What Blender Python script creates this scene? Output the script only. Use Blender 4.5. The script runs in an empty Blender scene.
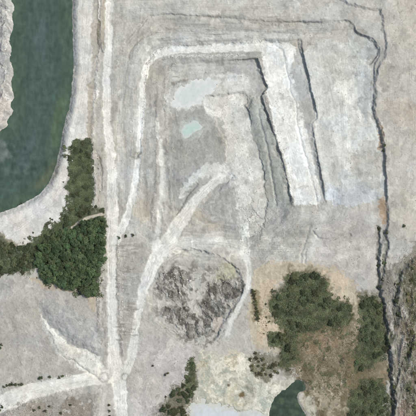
import bpy, math, random
import numpy as np

# ------------------------------------------------------------------ camera, sky, sun, exposure
scene = bpy.context.scene
COL = scene.collection
CAM_H = 1200.0
cam_d = bpy.data.cameras.new('camera')
cam_d.sensor_width = 36.0
cam_d.lens = 36.0 * (CAM_H + 5.0) / 416.0
cam_d.clip_start = 1.0
cam_d.clip_end = 12000.0
cam = bpy.data.objects.new('camera', cam_d)
cam.location = (0, 0, CAM_H)
COL.objects.link(cam)
scene.camera = cam

SUN_EL = math.radians(54)
SUN_DIR = (0.96, 0.28)            # where the sun stands: to the right and a little up in the picture
_n = math.hypot(*SUN_DIR)
sx, sy, sz = SUN_DIR[0]/_n*math.cos(SUN_EL), SUN_DIR[1]/_n*math.cos(SUN_EL), math.sin(SUN_EL)
world = bpy.data.worlds.new('World')
scene.world = world
world.use_nodes = True
wn = world.node_tree.nodes
wl = world.node_tree.links
bg = wn['Background']
sky = wn.new('ShaderNodeTexSky')
sky.sky_type = 'NISHITA'
sky.sun_disc = False
sky.sun_elevation = SUN_EL
sky.sun_rotation = math.atan2(sx, sy)
sky.air_density = 1.0
sky.dust_density = 5.0
sky.ozone_density = 0.4
wl.new(sky.outputs[0], bg.inputs[0])
bg.inputs[1].default_value = 0.13
sun_d = bpy.data.lights.new('sun', 'SUN')
sun_d.energy = 2.35
sun_d.angle = math.radians(1.5)
sun_d.color = (1.0, 0.965, 0.91)
sun = bpy.data.objects.new('sun', sun_d)
from mathutils import Vector
sun.rotation_euler = Vector((sx, sy, sz)).to_track_quat('Z', 'Y').to_euler()
sun.location = (300, 120, 400)
COL.objects.link(sun)
scene.view_settings.view_transform = 'Standard'
scene.view_settings.look = 'None'
scene.view_settings.gamma = 1.0
scene.view_settings.exposure = 0.0
GAIN = np.array([1.275, 1.215, 1.20], np.float32)                       # light reaching a flat white sheet, so albedo = seen / GAIN

rng = np.random.default_rng(7)
random.seed(7)

# ------------------------------------------------------------------ helpers: noise and distance fields on a plan (metres, u right, v down)
def lin(c):
    c = np.asarray(c, dtype=np.float32) / 255.0
    return np.where(c <= 0.04045, c/12.92, ((c+0.055)/1.055)**2.4).astype(np.float32)

_G = rng.normal(size=(256, 256, 2)).astype(np.float32)
_G /= np.linalg.norm(_G, axis=2, keepdims=True)

def perlin(x, y, seed=0):
    x = x + seed*17.31; y = y + seed*9.77
    xi = np.floor(x).astype(np.int32); yi = np.floor(y).astype(np.int32)
    fx = (x-xi).astype(np.float32); fy = (y-yi).astype(np.float32)
    a, b = xi & 255, yi & 255
    a1, b1 = (xi+1) & 255, (yi+1) & 255
    def d(i, j, dx, dy):
        g = _G[i, j]
        return g[..., 0]*dx + g[..., 1]*dy
    ux = fx*fx*fx*(fx*(fx*6-15)+10); uy = fy*fy*fy*(fy*(fy*6-15)+10)
    n0 = d(a, b, fx, fy)*(1-ux) + d(a1, b, fx-1, fy)*ux
    n1 = d(a, b1, fx, fy-1)*(1-ux) + d(a1, b1, fx-1, fy-1)*ux
    return (n0*(1-uy) + n1*uy)*1.5

def fbm(x, y, wl_, octs, seed=0, gain=0.5):
    s = np.zeros(np.broadcast(x, y).shape, np.float32); a = 1.0; f = 1.0/wl_; t = 0
    for o in range(octs):
        s += a*perlin(x*f, y*f, seed+o*3); t += a
        a *= gain; f *= 2.03
    return s/t

def sm(a, b, x):
    t = np.clip((x-a)/(b-a), 0, 1)
    return t*t*(3-2*t)

def chaikin(p, n=2, closed=True):
    p = np.asarray(p, float)
    for _ in range(n):
        if closed:
            q = np.roll(p, -1, 0)
            p = np.stack([p*.75+q*.25, p*.25+q*.75], 1).reshape(-1, p.shape[1])
        else:
            q = p[1:]; r = p[:-1]
            m = np.stack([r*.75+q*.25, r*.25+q*.75], 1).reshape(-1, p.shape[1])
            p = np.vstack([p[:1], m, p[-1:]])
    return p

# the plan's grid: half-metre cells in view, growing outwards to the horizon
def axis():
    f = np.arange(-10, 426.01, 0.5)
    out = []; s = 0.8; x = 426.0
    while x < 3000:
        s *= 1.17; x += s; out.append(x)
    hi = np.array(out); lo = 416.0 - hi[::-1]
    return np.concatenate([lo, f, hi])
us = axis(); vs = axis()
NU, NV = len(us), len(vs)
U, V = np.meshgrid(us.astype(np.float32), vs.astype(np.float32))      # [v,u]
print('grid', U.shape)
FADE = np.exp(-np.maximum(0, np.maximum(np.abs(U-208), np.abs(V-208))-225)/60).astype(np.float32)
def warp_x(u, v): return 2.0*fbm(u, v, 16, 2, 11) + 1.5*fbm(u, v, 4.2, 2, 21)
def warp_y(u, v): return 2.0*fbm(u, v, 16, 2, 31) + 1.5*fbm(u, v, 4.2, 2, 41)
WX = warp_x(U, V); WY = warp_y(U, V)

def block(p, pad):
    x0, y0 = p[:, 0].min()-pad, p[:, 1].min()-pad
    x1, y1 = p[:, 0].max()+pad, p[:, 1].max()+pad
    i0, i1 = np.searchsorted(us, x0), np.searchsorted(us, x1)
    j0, j1 = np.searchsorted(vs, y0), np.searchsorted(vs, y1)
    return (slice(j0, j1), slice(i0, i1))

def sdp(p, x, y):
    d2 = np.full(x.shape, 1e12, np.float32); ins = np.zeros(x.shape, bool)
    q = np.roll(p, -1, 0)
    for (ax, ay), (bx, by) in zip(p, q):
        ex, ey = bx-ax, by-ay
        L = ex*ex+ey*ey
        if L < 1e-9: continue
        wx, wy = x-ax, y-ay
        t = np.clip((wx*ex+wy*ey)/L, 0, 1)
        dx, dy = wx-ex*t, wy-ey*t
        np.minimum(d2, dx*dx+dy*dy, out=d2)
        if ay != by:
            c = ((ay > y) != (by > y)) & (x < ex*(y-ay)/(by-ay)+ax)
            ins ^= c
    d = np.sqrt(d2)
    return np.where(ins, -d, d)

def poly(pts, warp=1.0, pad=14, smooth=1):
    p = chaikin(pts, smooth) if smooth else np.asarray(pts, float)
    sl = block(p, pad)
    return sl, sdp(p, U[sl]+warp*WX[sl], V[sl]+warp*WY[sl])

def line(pts, hw, warp=0.6, pad=12, smooth=2):
    """signed distance to the edge of a band along a line, the lateral position and the band's half width"""
    p = np.asarray(pts, float)
    w = np.full(len(p), hw) if np.isscalar(hw) else np.asarray(hw, float)
    pw = chaikin(np.column_stack([p, w]), smooth, False)
    sl = block(pw[:, :2], pad+w.max())
    x = U[sl]+warp*WX[sl]; y = V[sl]+warp*WY[sl]
    best = np.full(x.shape, 1e6, np.float32); lat = np.zeros(x.shape, np.float32)
    hwv = np.ones(x.shape, np.float32)
    for (ax, ay, aw), (bx, by, bw) in zip(pw[:-1], pw[1:]):
        ex, ey = bx-ax, by-ay; L = ex*ex+ey*ey
        if L < 1e-9: continue
        wx, wy = x-ax, y-ay
        t = np.clip((wx*ex+wy*ey)/L, 0, 1)
        dx, dy = wx-ex*t, wy-ey*t
        d = np.sqrt(dx*dx+dy*dy); h = aw+(bw-aw)*t
        m = d-h < best
        best[m] = (d-h)[m]; hwv[m] = h[m]
        lat[m] = (np.sign(ex*wy-ey*wx)*d)[m]
    return sl, best, lat, hwv

# ------------------------------------------------------------------ outlines, read off the plan (metres; 1 m = 1 unit)
RIM = [(126,46),(139,28),(149,14),(190,17),(225,20),(283,24.5),(300,22.5),(345,21),(352,24),(356,32),(364,36.5),(372,38.5),
       (378,48),(379,57),(373,68),(373,80),(372,110),(376,121),(381,135),(384,160),(386,200),(386,230),(378,252),(330,262),
       (280,262),(240,256),(170,252),(128,240),(120,200),(116,120),(118,70)]
EAST = [(334,-60),(338,-1),(348,5),(364,10),(379.5,11.5),(382,22),(383,35),(385,50),(383.5,60),(377,70),(374.5,80),(373.5,110),
        (377,121),(382,135),(384,160),(386,200),(387,228),(379,250),(378.5,270),(380,290),(383,312),(385,332),(388.5,350),(390,380),
        (394,416),(398,470),(398,700),(-700,700),(-700,-700),(334,-700)]
WHITE = [(146,56),(152,49),(165,44),(200,42),(250,40),(301,40),(304,58),(309,82),(316.5,113),(317,118),(311.5,124),(315,142),(321,175),(325.5,205),
         (322,209),(290,211),(250,250),(200,252),(160,248),(141,230),(139,170),(142,100)]
PIT = [(158,74),(166,64),(200,61.5),(228,60.5),(257,58.5),(260,68),(264,80),(267.5,88),(261.5,96),(266,111),(272,128),(280,152),(287,180),
       (291,200),(293,213),(268,238),(235,240),(200,238),(170,222),(164,190),(160,130),(156,90)]
FLOOR = [(203,97),(223,94.5),(243,92),(247,100),(250,120),(257,150),(264,178),(269,205),(263,232),(245,240),(240,215),(235,192),
         (224,172),(228,152),(218,122),(206,110)]
TALUS = [(247,94),(262,97),(272,130),(282,160),(291,203),(291,214),(272,214),(267,195),(260,160),(251,125)]
POND = [(12,-60),(11,0),(15,8),(11.5,16),(14.5,26),(9,38),(12,50),(9,58),(15,72),(10.5,84),(15,96),(9.5,104),(14.5,113),(6,120),(9,126),(0,131),(-12,140),(-60,160),(-60,222),(0,213),(15,207.5),
        (30,200),(42,192),(50,181),(55,169),(58.5,154),(61,138),(65,123),(69.5,104),(72.5,85),(73.5,60),(72.5,30),(72,0),(72,-60)]
PAD = [(59,178),(67,186),(70,198),(70,208),(66,217),(55,225),(40,233),(26,243),(14,247.5),(7,241),(-4,230),(-30,236),(-30,216),(0,213),
       (15,207),(30,200),(43,191),(52,180)]
WOOD = [(46,240),(60,233),(74,229),(88,221),(103,217),(105.5,235),(103.5,255),(99,276),(96,297),(86,293),(70,285),(56,282),(45,279),(37,271),(40,252)]
STRIP = [(75,141),(89,140),(92.5,152),(92,180),(92,204),(84,216),(73,223),(60,232),(44,243),(30,252),(24,250),(30,243),(55,227),(68,218),(72,206),(70,190),(71,168),(72,150)]
WSCRUB = [(-40,236),(-4,231),(8,243),(14,249),(27,245),(44,240),(40,252),(36,270),(26,274),(14,272),(0,277),(-40,280)]
S1 = [(288,279),(296,274),(312,273),(325,279),(325,296),(338,302),(350,303),(350,320),(338,326),(318,328),(300,330),(296,345),
      (295,360),(284,371),(281,352),(286,337),(284,322),(273,313),(270,300),(280,293)]
S1B = [(268,336),(278,332),(284,340),(280,346),(270,346)]
S2 = [(360,298),(377,297),(381,320),(385,336),(384,353),(371,365),(358,372),(355,356),(361,336),(360,315)]
S3 = [(354,388),(369,378),(384,384),(389,410),(390,440),(348,440),(350,402)]
S4 = [(193,352),(198,374),(194,392),(184,412),(180,440),(152,440),(160,412),(172,394),(182,384),(190,374)]
S5 = [(249,356),(256,352),(268,354),(284,357),(284,367),(272,372),(268,384),(260,378),(250,368)]
POND2 = [(267,450),(268.5,411),(272,399),(280,392),(290,384),(296,378),(303,380),(306,385),(304,390),(298,392),(296,399),(302,408),(306,416),(307,450)]
MILK = [(184,450),(188,414),(194,404),(203,397),(208,404),(222,405),(232,404),(240,410),(252,412),(262,410),(266,414),(262,450)]
MINT1 = [(171,105),(175,92),(185,85),(198,80),(211,78),(217,82),(212,90),(203,96),(201,104),(190,107),(178,109)]
MINT2 = [(181,131),(184,124),(190,122),(194,119),(199,123),(204,127),(199,130),(192,133),(188,138),(183,137)]
HEAP = [(38,302),(46,297),(62,304),(82,314),(102,326),(105,348),(102,360),(86,353),(68,343),(54,331),(42,315)]
FAN = [(40,311),(46,318),(58,333),(74,346),(98,353),(105,369),(96,377),(76,367),(57,353),(47,337)]
SPOILS = [[(158,274),(170,267),(186,271),(192,282),(186,298),(176,303),(165,298),(159,286)],
          [(207,281),(222,277),(240,278),(246,290),(236,304),(224,316),(210,322),(200,312),(205,296)],
          [(164,303),(178,304),(192,307),(203,316),(212,326),(210,338),(196,340),(184,330),(170,322),(160,314)]]

# roads: centre line, half width
R_MAIN = ([(111,-40),(110,0),(109,40),(107,80),(107,120),(111,150),(113,185),(113,225),(112,260),(112,300),(113,340),(116,372),(121,390),(122,416),(122,450)],
          [3.6,3.6,3.8,3.8,4,4.5,5,5.5,4.8,4.4,4.6,8,7,6,6])
R_WEST = ([(116,374),(100,377),(72,381),(46,387),(20,395),(0,404),(-30,416),(-60,424)], [7,6.5,7,8,8.5,9,9,9])
R_RAMP = ([(119,382),(129,366),(134,348),(137,320),(141,300),(146,284),(152,267),(161,251),(172,235),(183,218),(195,201),(207,188),(221,178)],
          [6,4.5,3.6,3.6,4,5,6.5,7.5,7,6,5,4.6,5])
R_BENCH = ([(112,252),(119,235),(127,218),(133,196),(137,170),(140,140),(142,100),(144,74),(150,59),(162,51),(190,49),(225,48),(258,46),(285,48)],
           [4,4,3.6,3.2,3,2.8,2.8,3,3.6,4,4,4,5,6])
R_SHORE = ([(85,-60),(85,0),(83,40),(80.5,80),(77,105),(72,128),(68,150),(65,170),(60,184)], [9.5,9,8,7,6,5,4.5,5,6])
R_TRACK = ([(246,250),(250,270),(248,287),(240,303),(232,320),(227,334)], [4,3,2.6,2.6,2.4,2.0])
R_PATH = ([(104,213.5),(94,216),(85,219.5),(78,222),(72,228)], [1.6,1.4,1.3,1.2,1.0])
R_LOW = ([(105,382),(103,398),(102,416),(102,450)], [3,3,3,3])
R_FORK = ([(155,260),(172,246),(195,241),(220,243),(243,248)], [6,6,6,5.5,6])
R_SIDE = ([(152,262),(157,240),(160,215),(161,190),(162,160),(161,140)], [3,3,2.5,2.2,2.2,2])

# ------------------------------------------------------------------ heights
N_BIG = fbm(U, V, 90, 3, 51)
N_MID = fbm(U, V, 14, 3, 61)
N_LONG = fbm(U, V, 24, 2, 66)
N_FINE = fbm(U, V, 3.4, 3, 71, 0.6)
H = 1.6*N_BIG + 10*FADE*0
ROUGH = (0.30+0.2*sm(258, 275, V)).astype(np.float32)        # how lumpy the ground is, in metres

def step(H, f, drop, w, soft=None, off=0.0):
    sl, d = f
    ww = w if soft is None else w + soft[sl]
    t = np.clip(0.5-(d+off)/ww, 0, 1)
    H[sl] -= drop*(t*t*(3-2*t))*(1+1.5*np.clip(N_LONG[sl], -.5, .25)*np.exp(-np.maximum(0, np.abs(d)-2)/3.5))

def carve_line(H, pts, depth, width, warp=0.8):
    sl, d, lat, hw = line(pts, 0.01, warp, pad=width*3)
    H[sl] -= depth*np.exp(-(d/width)**2)

soft_sw = 26*np.maximum(sm(195, 222, V)*sm(395, 372, U), sm(175, 150, U)*sm(30, 60, V))
soft_s = 22*np.maximum(sm(196, 222, V), 0.55*sm(190, 165, U))
step_e = poly(EAST, 1.0, pad=30, smooth=0)
# east of this line the ground stands higher
sl, d = step_e
tt = np.clip(0.5-d/(2.4+10*sm(300, 420, V[sl])*0), 0, 1)
t2 = np.zeros(U.shape, np.float32); t2[sl] = tt
outside = np.ones(U.shape, bool); outside[sl] = False
H += (2.0+.5*sm(230, 300, V))*(1-t2)*(1+.8*np.clip(N_LONG, -.7, .4)*np.exp(-np.abs(U-380)/8))*np.where(outside, 0, 1)
f_rim = poly(RIM, .6, smooth=0, pad=30)
step(H, f_rim, 1.9, 1.8, soft_sw + 2.5*sm(40, 26, V)*sm(345, 320, U))
f_white = poly(WHITE, .5, smooth=0, pad=30)
step(H, f_white, 2.6, 1.8, soft_s + 5*sm(60, 50, V)*sm(300, 270, U))
f_pit = poly(PIT, .5, smooth=0, pad=30)
step(H, f_pit, 3.5, 1.8, soft_s + 6*sm(240, 210, U))
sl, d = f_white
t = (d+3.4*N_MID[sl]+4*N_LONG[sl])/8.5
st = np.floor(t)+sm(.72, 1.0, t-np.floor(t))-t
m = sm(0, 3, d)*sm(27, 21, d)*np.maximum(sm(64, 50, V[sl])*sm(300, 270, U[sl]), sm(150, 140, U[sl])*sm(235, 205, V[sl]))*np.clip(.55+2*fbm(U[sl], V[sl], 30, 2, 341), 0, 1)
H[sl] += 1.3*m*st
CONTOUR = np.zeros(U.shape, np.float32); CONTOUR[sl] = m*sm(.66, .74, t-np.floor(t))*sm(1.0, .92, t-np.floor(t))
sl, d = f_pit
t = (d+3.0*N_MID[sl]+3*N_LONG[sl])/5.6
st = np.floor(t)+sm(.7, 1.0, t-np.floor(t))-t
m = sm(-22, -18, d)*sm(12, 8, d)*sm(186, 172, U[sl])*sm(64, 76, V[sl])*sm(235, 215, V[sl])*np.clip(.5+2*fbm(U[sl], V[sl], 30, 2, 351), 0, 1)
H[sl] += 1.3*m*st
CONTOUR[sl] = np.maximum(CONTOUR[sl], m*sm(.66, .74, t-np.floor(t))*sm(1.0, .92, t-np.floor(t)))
# scree fans and fallen rock at the foot of the faces
def scree(pts, n, v0, v1, u0, hmax):
    p = np.asarray(pts, float); q = np.roll(p, -1, 0)
    L = np.linalg.norm(q-p, axis=1); L[(p[:, 1] < v0) | (p[:, 1] > v1) | (q[:, 1] > v1) | (p[:, 0] < u0) | (q[:, 0] < u0)] = 0
    for i in range(n):
        k = rng.choice(len(p), p=L/L.sum()); t = rng.random(); e = (q[k]-p[k])/np.linalg.norm(q[k]-p[k])
        inn = np.array([-e[1], e[0]]); c = p[k]+(q[k]-p[k])*t+inn*rng.uniform(-.6, 1.4)
        rad = rng.uniform(.9, 3.8); hh = hmax*rng.uniform(.3, 1)*min(1, rad/3)
        sl = block(np.array([c]), rad*2)
        dd = np.hypot((U[sl]+.5*WX[sl]-c[0]), (V[sl]+.5*WY[sl]-c[1]))/rad
        low = H[sl].min(); H[sl] = np.maximum(H[sl], low+hh*np.clip(1.15-dd, 0, 1)*1.1)
scree(PIT, 70, 55, 214, 220, 2.6)
scree(WHITE, 60, 38, 206, 260, 1.9)
scree(RIM, 110, 10, 232, 140, 1.5)
f_talus = poly(TALUS, 1.6)
sl, d = f_talus
H[sl] += 2.4*sm(2, -5, d)*sm(-14, 6, (U[sl]-(247+0.36*(V[sl]-94))))
f_floor = poly(FLOOR, 1.0)
step(H, (f_floor[0], f_floor[1]+5*N_MID[f_floor[0]]), 0.9, 1.6)
# the second, lower step inside the white bench and on the big eastern bench
for pts, dr in (([(275,46),(283,50),(290,90),(297,104),(296,118),(303,150),(312,180),(318,206)], 0.7),
                ([(297,40),(303,60),(307,80),(313,100),(314,112)], 0.8)):
    carve_line(H, pts, dr, 1.1)
# berms: long low ridges of pushed-up rock
BERMS = [([(148,64),(153,55),(164,46.5),(190,44.5),(230,43.5),(262,41.5)], 1.0), ([(265,92),(274,128),(283,160),(293,205)], 0.7),
         ([(165,57),(190,57),(215,56),(240,55)], 0.9), ([(146,75),(144,105),(142,150),(140,190)], 0.9),
         ([(103,225),(104,250),(101,275),(99,300),(100,330)], 0.9), ([(119,240),(119,290),(121,330),(124,355)], 0.7),
         ([(70,375),(40,379),(10,387),(-10,392)], 0.8), ([(75,389),(45,396),(25,404),(5,416)], 0.7),
         ([(75,30),(76,70),(72,105),(66,125),(61,150),(57,172),(48,187),(30,202),(5,213)], 0.7),
         ([(98,-20),(99,20),(100,50),(98,80),(94,110),(93,140),(95,170),(95,205)], 1.0),
         ([(176,62),(166,72),(165,100),(168,140),(170,180),(172,210)], 0.8), ([(158,78),(157,110),(157,150),(156,190),(152,220)], 0.9)]
for pts, hgt in BERMS:
    sl, d, lat, hw = line(pts, 0.01, 1.0, pad=6)
    H[sl] += hgt*np.exp(-(d/1.5)**2)*(0.75+0.6*N_FINE[sl])
# little west-facing bank beside the shore road
sl, d = poly([(100.5,-60),(100.5,0),(100,22),(101,50),(104,53),(109,52),(110,0),(110,-60)], 0.7, smooth=0)
H[sl] += 1.3*sm(0.6, -1.2, d)*sm(13, 2, U[sl]-100)
# arc ledge south of the haul ramps, then the spoil ground
ARC = [(148,296),(150,284),(154,272),(162,260),(172,253),(186,250),(200,251),(220,256),(240,270),(244,290),(230,312),(212,345),(190,345),(160,325),(150,310)]
f_arc = poly(ARC, 1.2)
step(H, f_arc, 2.2, 3.0)
# spoil heaps tipped side by side
f_spoils = [(a, b+5*N_MID[a]+3*N_LONG[a]) for a, b in (poly(p, 3.2) for p in SPOILS)]
for k, (sl, d) in enumerate(f_spoils):
    p = np.array(SPOILS[k]); x0, y0 = p.min(0); x1, y1 = p.max(0)
    bump = np.zeros(d.shape, np.float32)
    for i in range(int((x1-x0)*(y1-y0)/30)):
        cx, cy = rng.uniform(x0, x1), rng.uniform(y0, y1)
        r = rng.uniform(1.6, 6.5); e = rng.uniform(.6, 1.5)
        q = np.sqrt(((U[sl]+WX[sl]*1.4-cx)*e)**2+((V[sl]+WY[sl]*1.4-cy)/e)**2)/r
        bump = np.maximum(bump, r*0.5*np.clip(1-q, 0, 1))
    rid = 1-np.abs(fbm(U[sl]+WX[sl], V[sl]+WY[sl], 11, 4, 301+k, .6))*3.0
    H[sl] += (bump*.45+rid*1.1)*sm(3.5, -3, d+4*N_MID[sl])
    ROUGH[sl] = np.maximum(ROUGH[sl], 1.5*sm(3, -1, d))
# grey crushed-stone heap and the pale fan at its foot
f_heap = poly(HEAP, 1.6)
sl, d = f_heap
H[sl] += 2.2*sm(0, 11, -d)*(1+.5*N_MID[sl])
f_fan = poly(FAN, 1.4)
sl, d = f_fan
H[sl] += np.clip(-d*0.25, 0, 1.4)
# gullies along the foot of the eastern scarp
GUL = [([(378,228),(377,250),(377.5,275),(379,292),(382,312),(384,332),(387.5,350),(389,380),(392,416),(396,450)], 2.2, 1.5),
       ([(386,232),(385,250),(383,268),(380,288)], 2.2, 1.6), ([(400,272),(396,290),(394,305),(398,318)], 2.2, 1.8),
       ([(411,335),(408,350),(402,360),(397,374),(392,392)], 2.4, 2.0), ([(420,256),(408,262),(401,270)], 2.6, 2.0),
       ([(392,284),(396,292),(392,304),(393,325)], 2.2, 1.4)]
f_gul = []
for pts, dep, w in GUL:
    carve_line(H, pts, dep, w, 1.5)
    f_gul.append(line(pts, w, 1.5))
ROUGH = np.maximum(ROUGH, 1.6*sm(378, 392, U)*sm(262, 285, V)*FADE)
m = sm(380, 394, U+WX)*sm(256, 285, V+3*WY)*FADE
rid = 1-np.abs(fbm(U*1.0, V*.42, 9, 3, 311))*2.4
H += 2.2*m*rid
m = sm(14, 9, U+WX)*sm(132, 118, V)*FADE
H += 2.2*m*(1-np.abs(fbm(U, V*.7+U*.5, 8, 3, 321))*2.4)
PLATES = [(234,200),(250,196),(268,204),(270,222),(264,236),(252,248),(240,248),(238,226)]
f_plate = poly(PLATES, 2.0)
sl, d = f_plate
pp = [(260.5,224.5)]
while len(pp) < 46:
    c = (rng.uniform(230, 274), rng.uniform(194, 250))
    if min((c[0]-a)**2+(c[1]-b)**2 for a, b in pp) > 20: pp.append(c)
F1 = np.full(d.shape, 1e9, np.float32); F2 = F1.copy(); ID = np.zeros(d.shape, np.int32)
for i, (a, b) in enumerate(pp):
    q = np.hypot(U[sl]+.7*WX[sl]-a, (V[sl]+.7*WY[sl]-b)*.85)
    n1 = q < F1
    F2 = np.where(n1, F1, np.minimum(F2, q)); ID[n1] = i; F1 = np.where(n1, q, F1)
PLATE_M = sm(2, -2, d); PLATE_T = rng.uniform(-1, 1, len(pp))[ID]; PLATE_C = sm(1.1, .2, F2-F1)*np.clip(.35+2.2*fbm(U[sl], V[sl], 9, 2, 381), 0, 1)
H[sl] += PLATE_M*(.35*PLATE_T-.4*PLATE_C)
sl, d = poly([(352,26),(358,35),(371,39),(377,48),(377,57),(371,66),(360,62),(352,48),(346,34)], .8)
H[sl] -= 1.6*sm(1.0, -1.0, d)*sm(340, 366, U[sl])
# small ledges
for pts, dep in (([(313,232),(318,239),(327,240),(341,237),(350,235)], 1.4), ([(310,226),(305,240),(302,250),(300,262)], .9),
                 ([(197,184),(190,192),(182,204),(176,214)], 1.4), ([(233,176),(226,182),(218,192)], 1.4), ([(140,150),(137,158),(132,158)], 1.6),
                 ([(97,152),(101,162),(102,175),(101,190)], 1.1), ([(60,362),(72,358),(80,364),(88,372),(100,378)], 0.9),
                 ([(320,23),(283,23.5),(250,20.5),(200,17.5),(150,14),(141,26),(132,37),(123,48)], 1.5), ([(165,33),(210,31),(260,33),(300,35),(330,34)], .8), ([(128,60),(131,48),(142,38),(156,33)], 1.0), ([(160,43),(180,40),(220,38)], 0.9), ([(306,250),(304,263)], .8),
                 ([(176,104),(190,109),(206,107),(214,110)], 0.8), ([(258,110),(268,150),(274,185),(276,205)], 1.3)):
    carve_line(H, pts, dep*.85, 1.2, .7)
# crater pond and ring terraces in the cream ground
cu, cv = 241.5, 394.5
rr = np.sqrt((U+WX-cu)**2+((V+WY-cv)*1.15)**2)
H -= 1.3*sm(15, 6, rr) + 0.8*sm(5, 1.5, rr) - 0.25*np.exp(-((rr-17)/1.6)**2)
# lower left stone field, low terraces
f_pond = poly(POND, .45, pad=25); f_pond2 = poly(POND2, 0.8, pad=16); f_milk = poly(MILK, 2.6, pad=16)
f_m1 = poly(MINT1, 2.2); f_m2 = poly(MINT2, 0.7)

# roads: worn smooth
road_f = {}
for nm, (pts, hw), wrp in (('west', R_WEST, .8), ('side', R_SIDE, .9), ('fork', R_FORK, 1.2), ('bench', R_BENCH, .8), ('track', R_TRACK, .8), ('path', R_PATH, .4),
                      ('low', R_LOW, .6), ('shore', R_SHORE, .7), ('main', R_MAIN, .8), ('ramp', R_RAMP, .8)):
    road_f[nm] = line(pts, hw, wrp)
for nm, f in road_f.items():
    sl, d, lat, hw = f
    m = sm(1.5, -1.0, d)
    ROUGH[sl] = ROUGH[sl]*(1-m)+0.10*m
    H[sl] -= 0.25*m
    for k in (-0.55, -0.25, 0.2, 0.52):
        H[sl] -= 0.10*m*np.exp(-((lat-k*hw)/0.45)**2)
f_pad = poly(PAD, 1.0)
sl, d = f_pad
ROUGH[sl] *= 1-0.75*sm(1, -1, d)
# water basins: the bank slopes down through the water line
WL = -5.0
def basin(f, wl_, depth, bank, lip=0.35):
    sl, d = f
    tgt = wl_ - 0.05 - np.clip(-d*0.9, 0, depth) + np.clip(d, 0, None)*bank
    m = sm(bank and 9 or 3, 0.5, d)
    H[sl] = np.where(d < 0, tgt, np.minimum(H[sl], tgt)*m + H[sl]*(1-m))
    ROUGH[sl] *= 0.25+0.75*sm(0, 3, d)
basin(f_pond, WL, 4, 0.55)

H += ROUGH*(0.55*N_MID + 0.45*N_FINE)
H += (0.10+0.16*ROUGH)*fbm(U, V, 1.6, 2, 91)*FADE*.8

def flat_level(f, off=0.0):
    sl, d = f
    return float(np.median(H[sl][d < -1])) + off
WL2 = flat_level(f_pond2, -0.8); WLM = flat_level(f_milk, -0.4)
WM1 = flat_level(f_m1, -0.05); WM2 = flat_level(f_m2, -0.05)
for f, l, dep in ((f_pond2, WL2, 2.5), (f_milk, WLM, 1.2), (f_m1, WM1, 0.5), (f_m2, WM2, 0.5)):
    sl, d = f
    tgt = l - np.clip(-d*0.6, 0, dep) + np.clip(d, 0, None)*0.5
    m = sm(6, 0.3, d)
    H[sl] = np.where(d < 0, np.minimum(tgt, l-0.02), H[sl]*(1-m)+np.maximum(np.minimum(H[sl], tgt), l+0.02)*m)
H = H.astype(np.float32)

# slope, for the rock faces
gy, gx = np.gradient(H, vs.astype(np.float32), us.astype(np.float32))
SLOPE = np.sqrt(gx*gx+gy*gy)
print('H', H.min(), H.max())

# ------------------------------------------------------------------ ground colours (what each kind of ground is made of, plus a little painted shade)
C = np.empty(U.shape+(3,), np.float32)
C[:] = lin((190, 186, 178))
def mix(sl, m, col, srgb=True):
    c = lin(col) if srgb else col
    m = m[..., None].astype(np.float32)
    C[sl] = C[sl]*(1-m)+c*m
def paint(pts, col, feather=3.0, alpha=1.0, warp=2.5, mottled=0.0, smooth=1):
    sl, d = poly(pts, warp*.8, pad=feather+8, smooth=smooth)
    paintf((sl, d+feather*(.8*N_FINE[sl]+.55*N_MID[sl])), col, feather*.5, alpha, mottled)
def paintf(f, col, feather=2.0, alpha=1.0, mottled=0.0):
    sl, d = f[0], f[1]
    m = alpha*sm(feather/2, -feather/2, d)
    if mottled: m = m*np.clip(1-mottled*0.5+mottled*2.2*N_FINE[sl]+mottled*1.4*N_MID[sl], 0, 1)
    mix(sl, m, col)

# broad grounds
paint([(-700,-700),(1000,-700),(1000,15),(380,12),(345,8),(283,22),(190,14),(149,12),(110,30),(100,-5),(-700,-20)], (195,192,185), 4)
paint([(380,-700),(1200,-700),(1200,240),(395,240),(386,200),(383,140),(374,110),(376,75),(386,55)], (198,192,183), 3, smooth=0)
paint([(340,-20),(349,4),(380,12),(384,40),(372,38),(352,22),(300,20),(280,12),(290,-20)], (197,193,186), 4)
paint([(383,97),(398,100),(414,104),(416,120),(400,124),(386,118),(380,108)], (188,172,154), 7, .5, 4, .6)
paint([(384,60),(392,70),(388,90),(380,92),(379,78)], (172,164,152), 5, .6, 2)
paint([(376,120),(384,132),(383,152),(375,152),(374,135)], (184,160,135), 4, .8, 2)
paint([(378,196),(386,200),(386,226),(380,224)], (186,158,130), 4, .8, 1.5)
paint([(300,42),(370,40),(372,110),(380,140),(385,205),(330,206),(318,160),(310,90)], (206,206,201), 6)
paint([(330,80),(362,78),(364,130),(352,176),(334,160),(326,110)], (224,224,219), 8, .85, 3, .4)
paint([(356,60),(371,70),(371,120),(364,120),(358,90)], (186,190,190), 6, .6, 2)
paint([(322,180),(345,188),(376,188),(382,200),(350,207),(328,204)], (196,200,204), 7, .8, 2)
paint([(326,186),(338,188),(342,204),(330,206)], (214,218,222), 5, .7, 2)
paint([(345,155),(382,150),(383,180),(352,176)], (188,183,174), 8, .7, 3)
paint([(350,28),(358,36),(372,40),(378,50),(372,62),(355,60),(345,40)], (190,193,191), 5, .7)
# terraces on the west side of the pit
paint([(118,70),(140,40),(165,30),(300,30),(300,42),(165,46),(148,60),(140,110),(138,240),(120,230)], (192,191,186), 6)
paint([(118,96),(140,98),(140,150),(128,160),(112,140)], (204,202,196), 8, .7)
paint([(146,64),(165,58),(178,64),(170,110),(172,160),(174,215),(160,235),(146,232),(140,160)], (184,180,173), 5)
paint([(165,53),(260,51),(258,60),(166,66)], (184,183,178), 3)
paint([(166,55.5),(200,55),(246,54),(246,56.5),(200,58),(166,58.5)], (216,215,210), 2, .85, .8)
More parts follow.
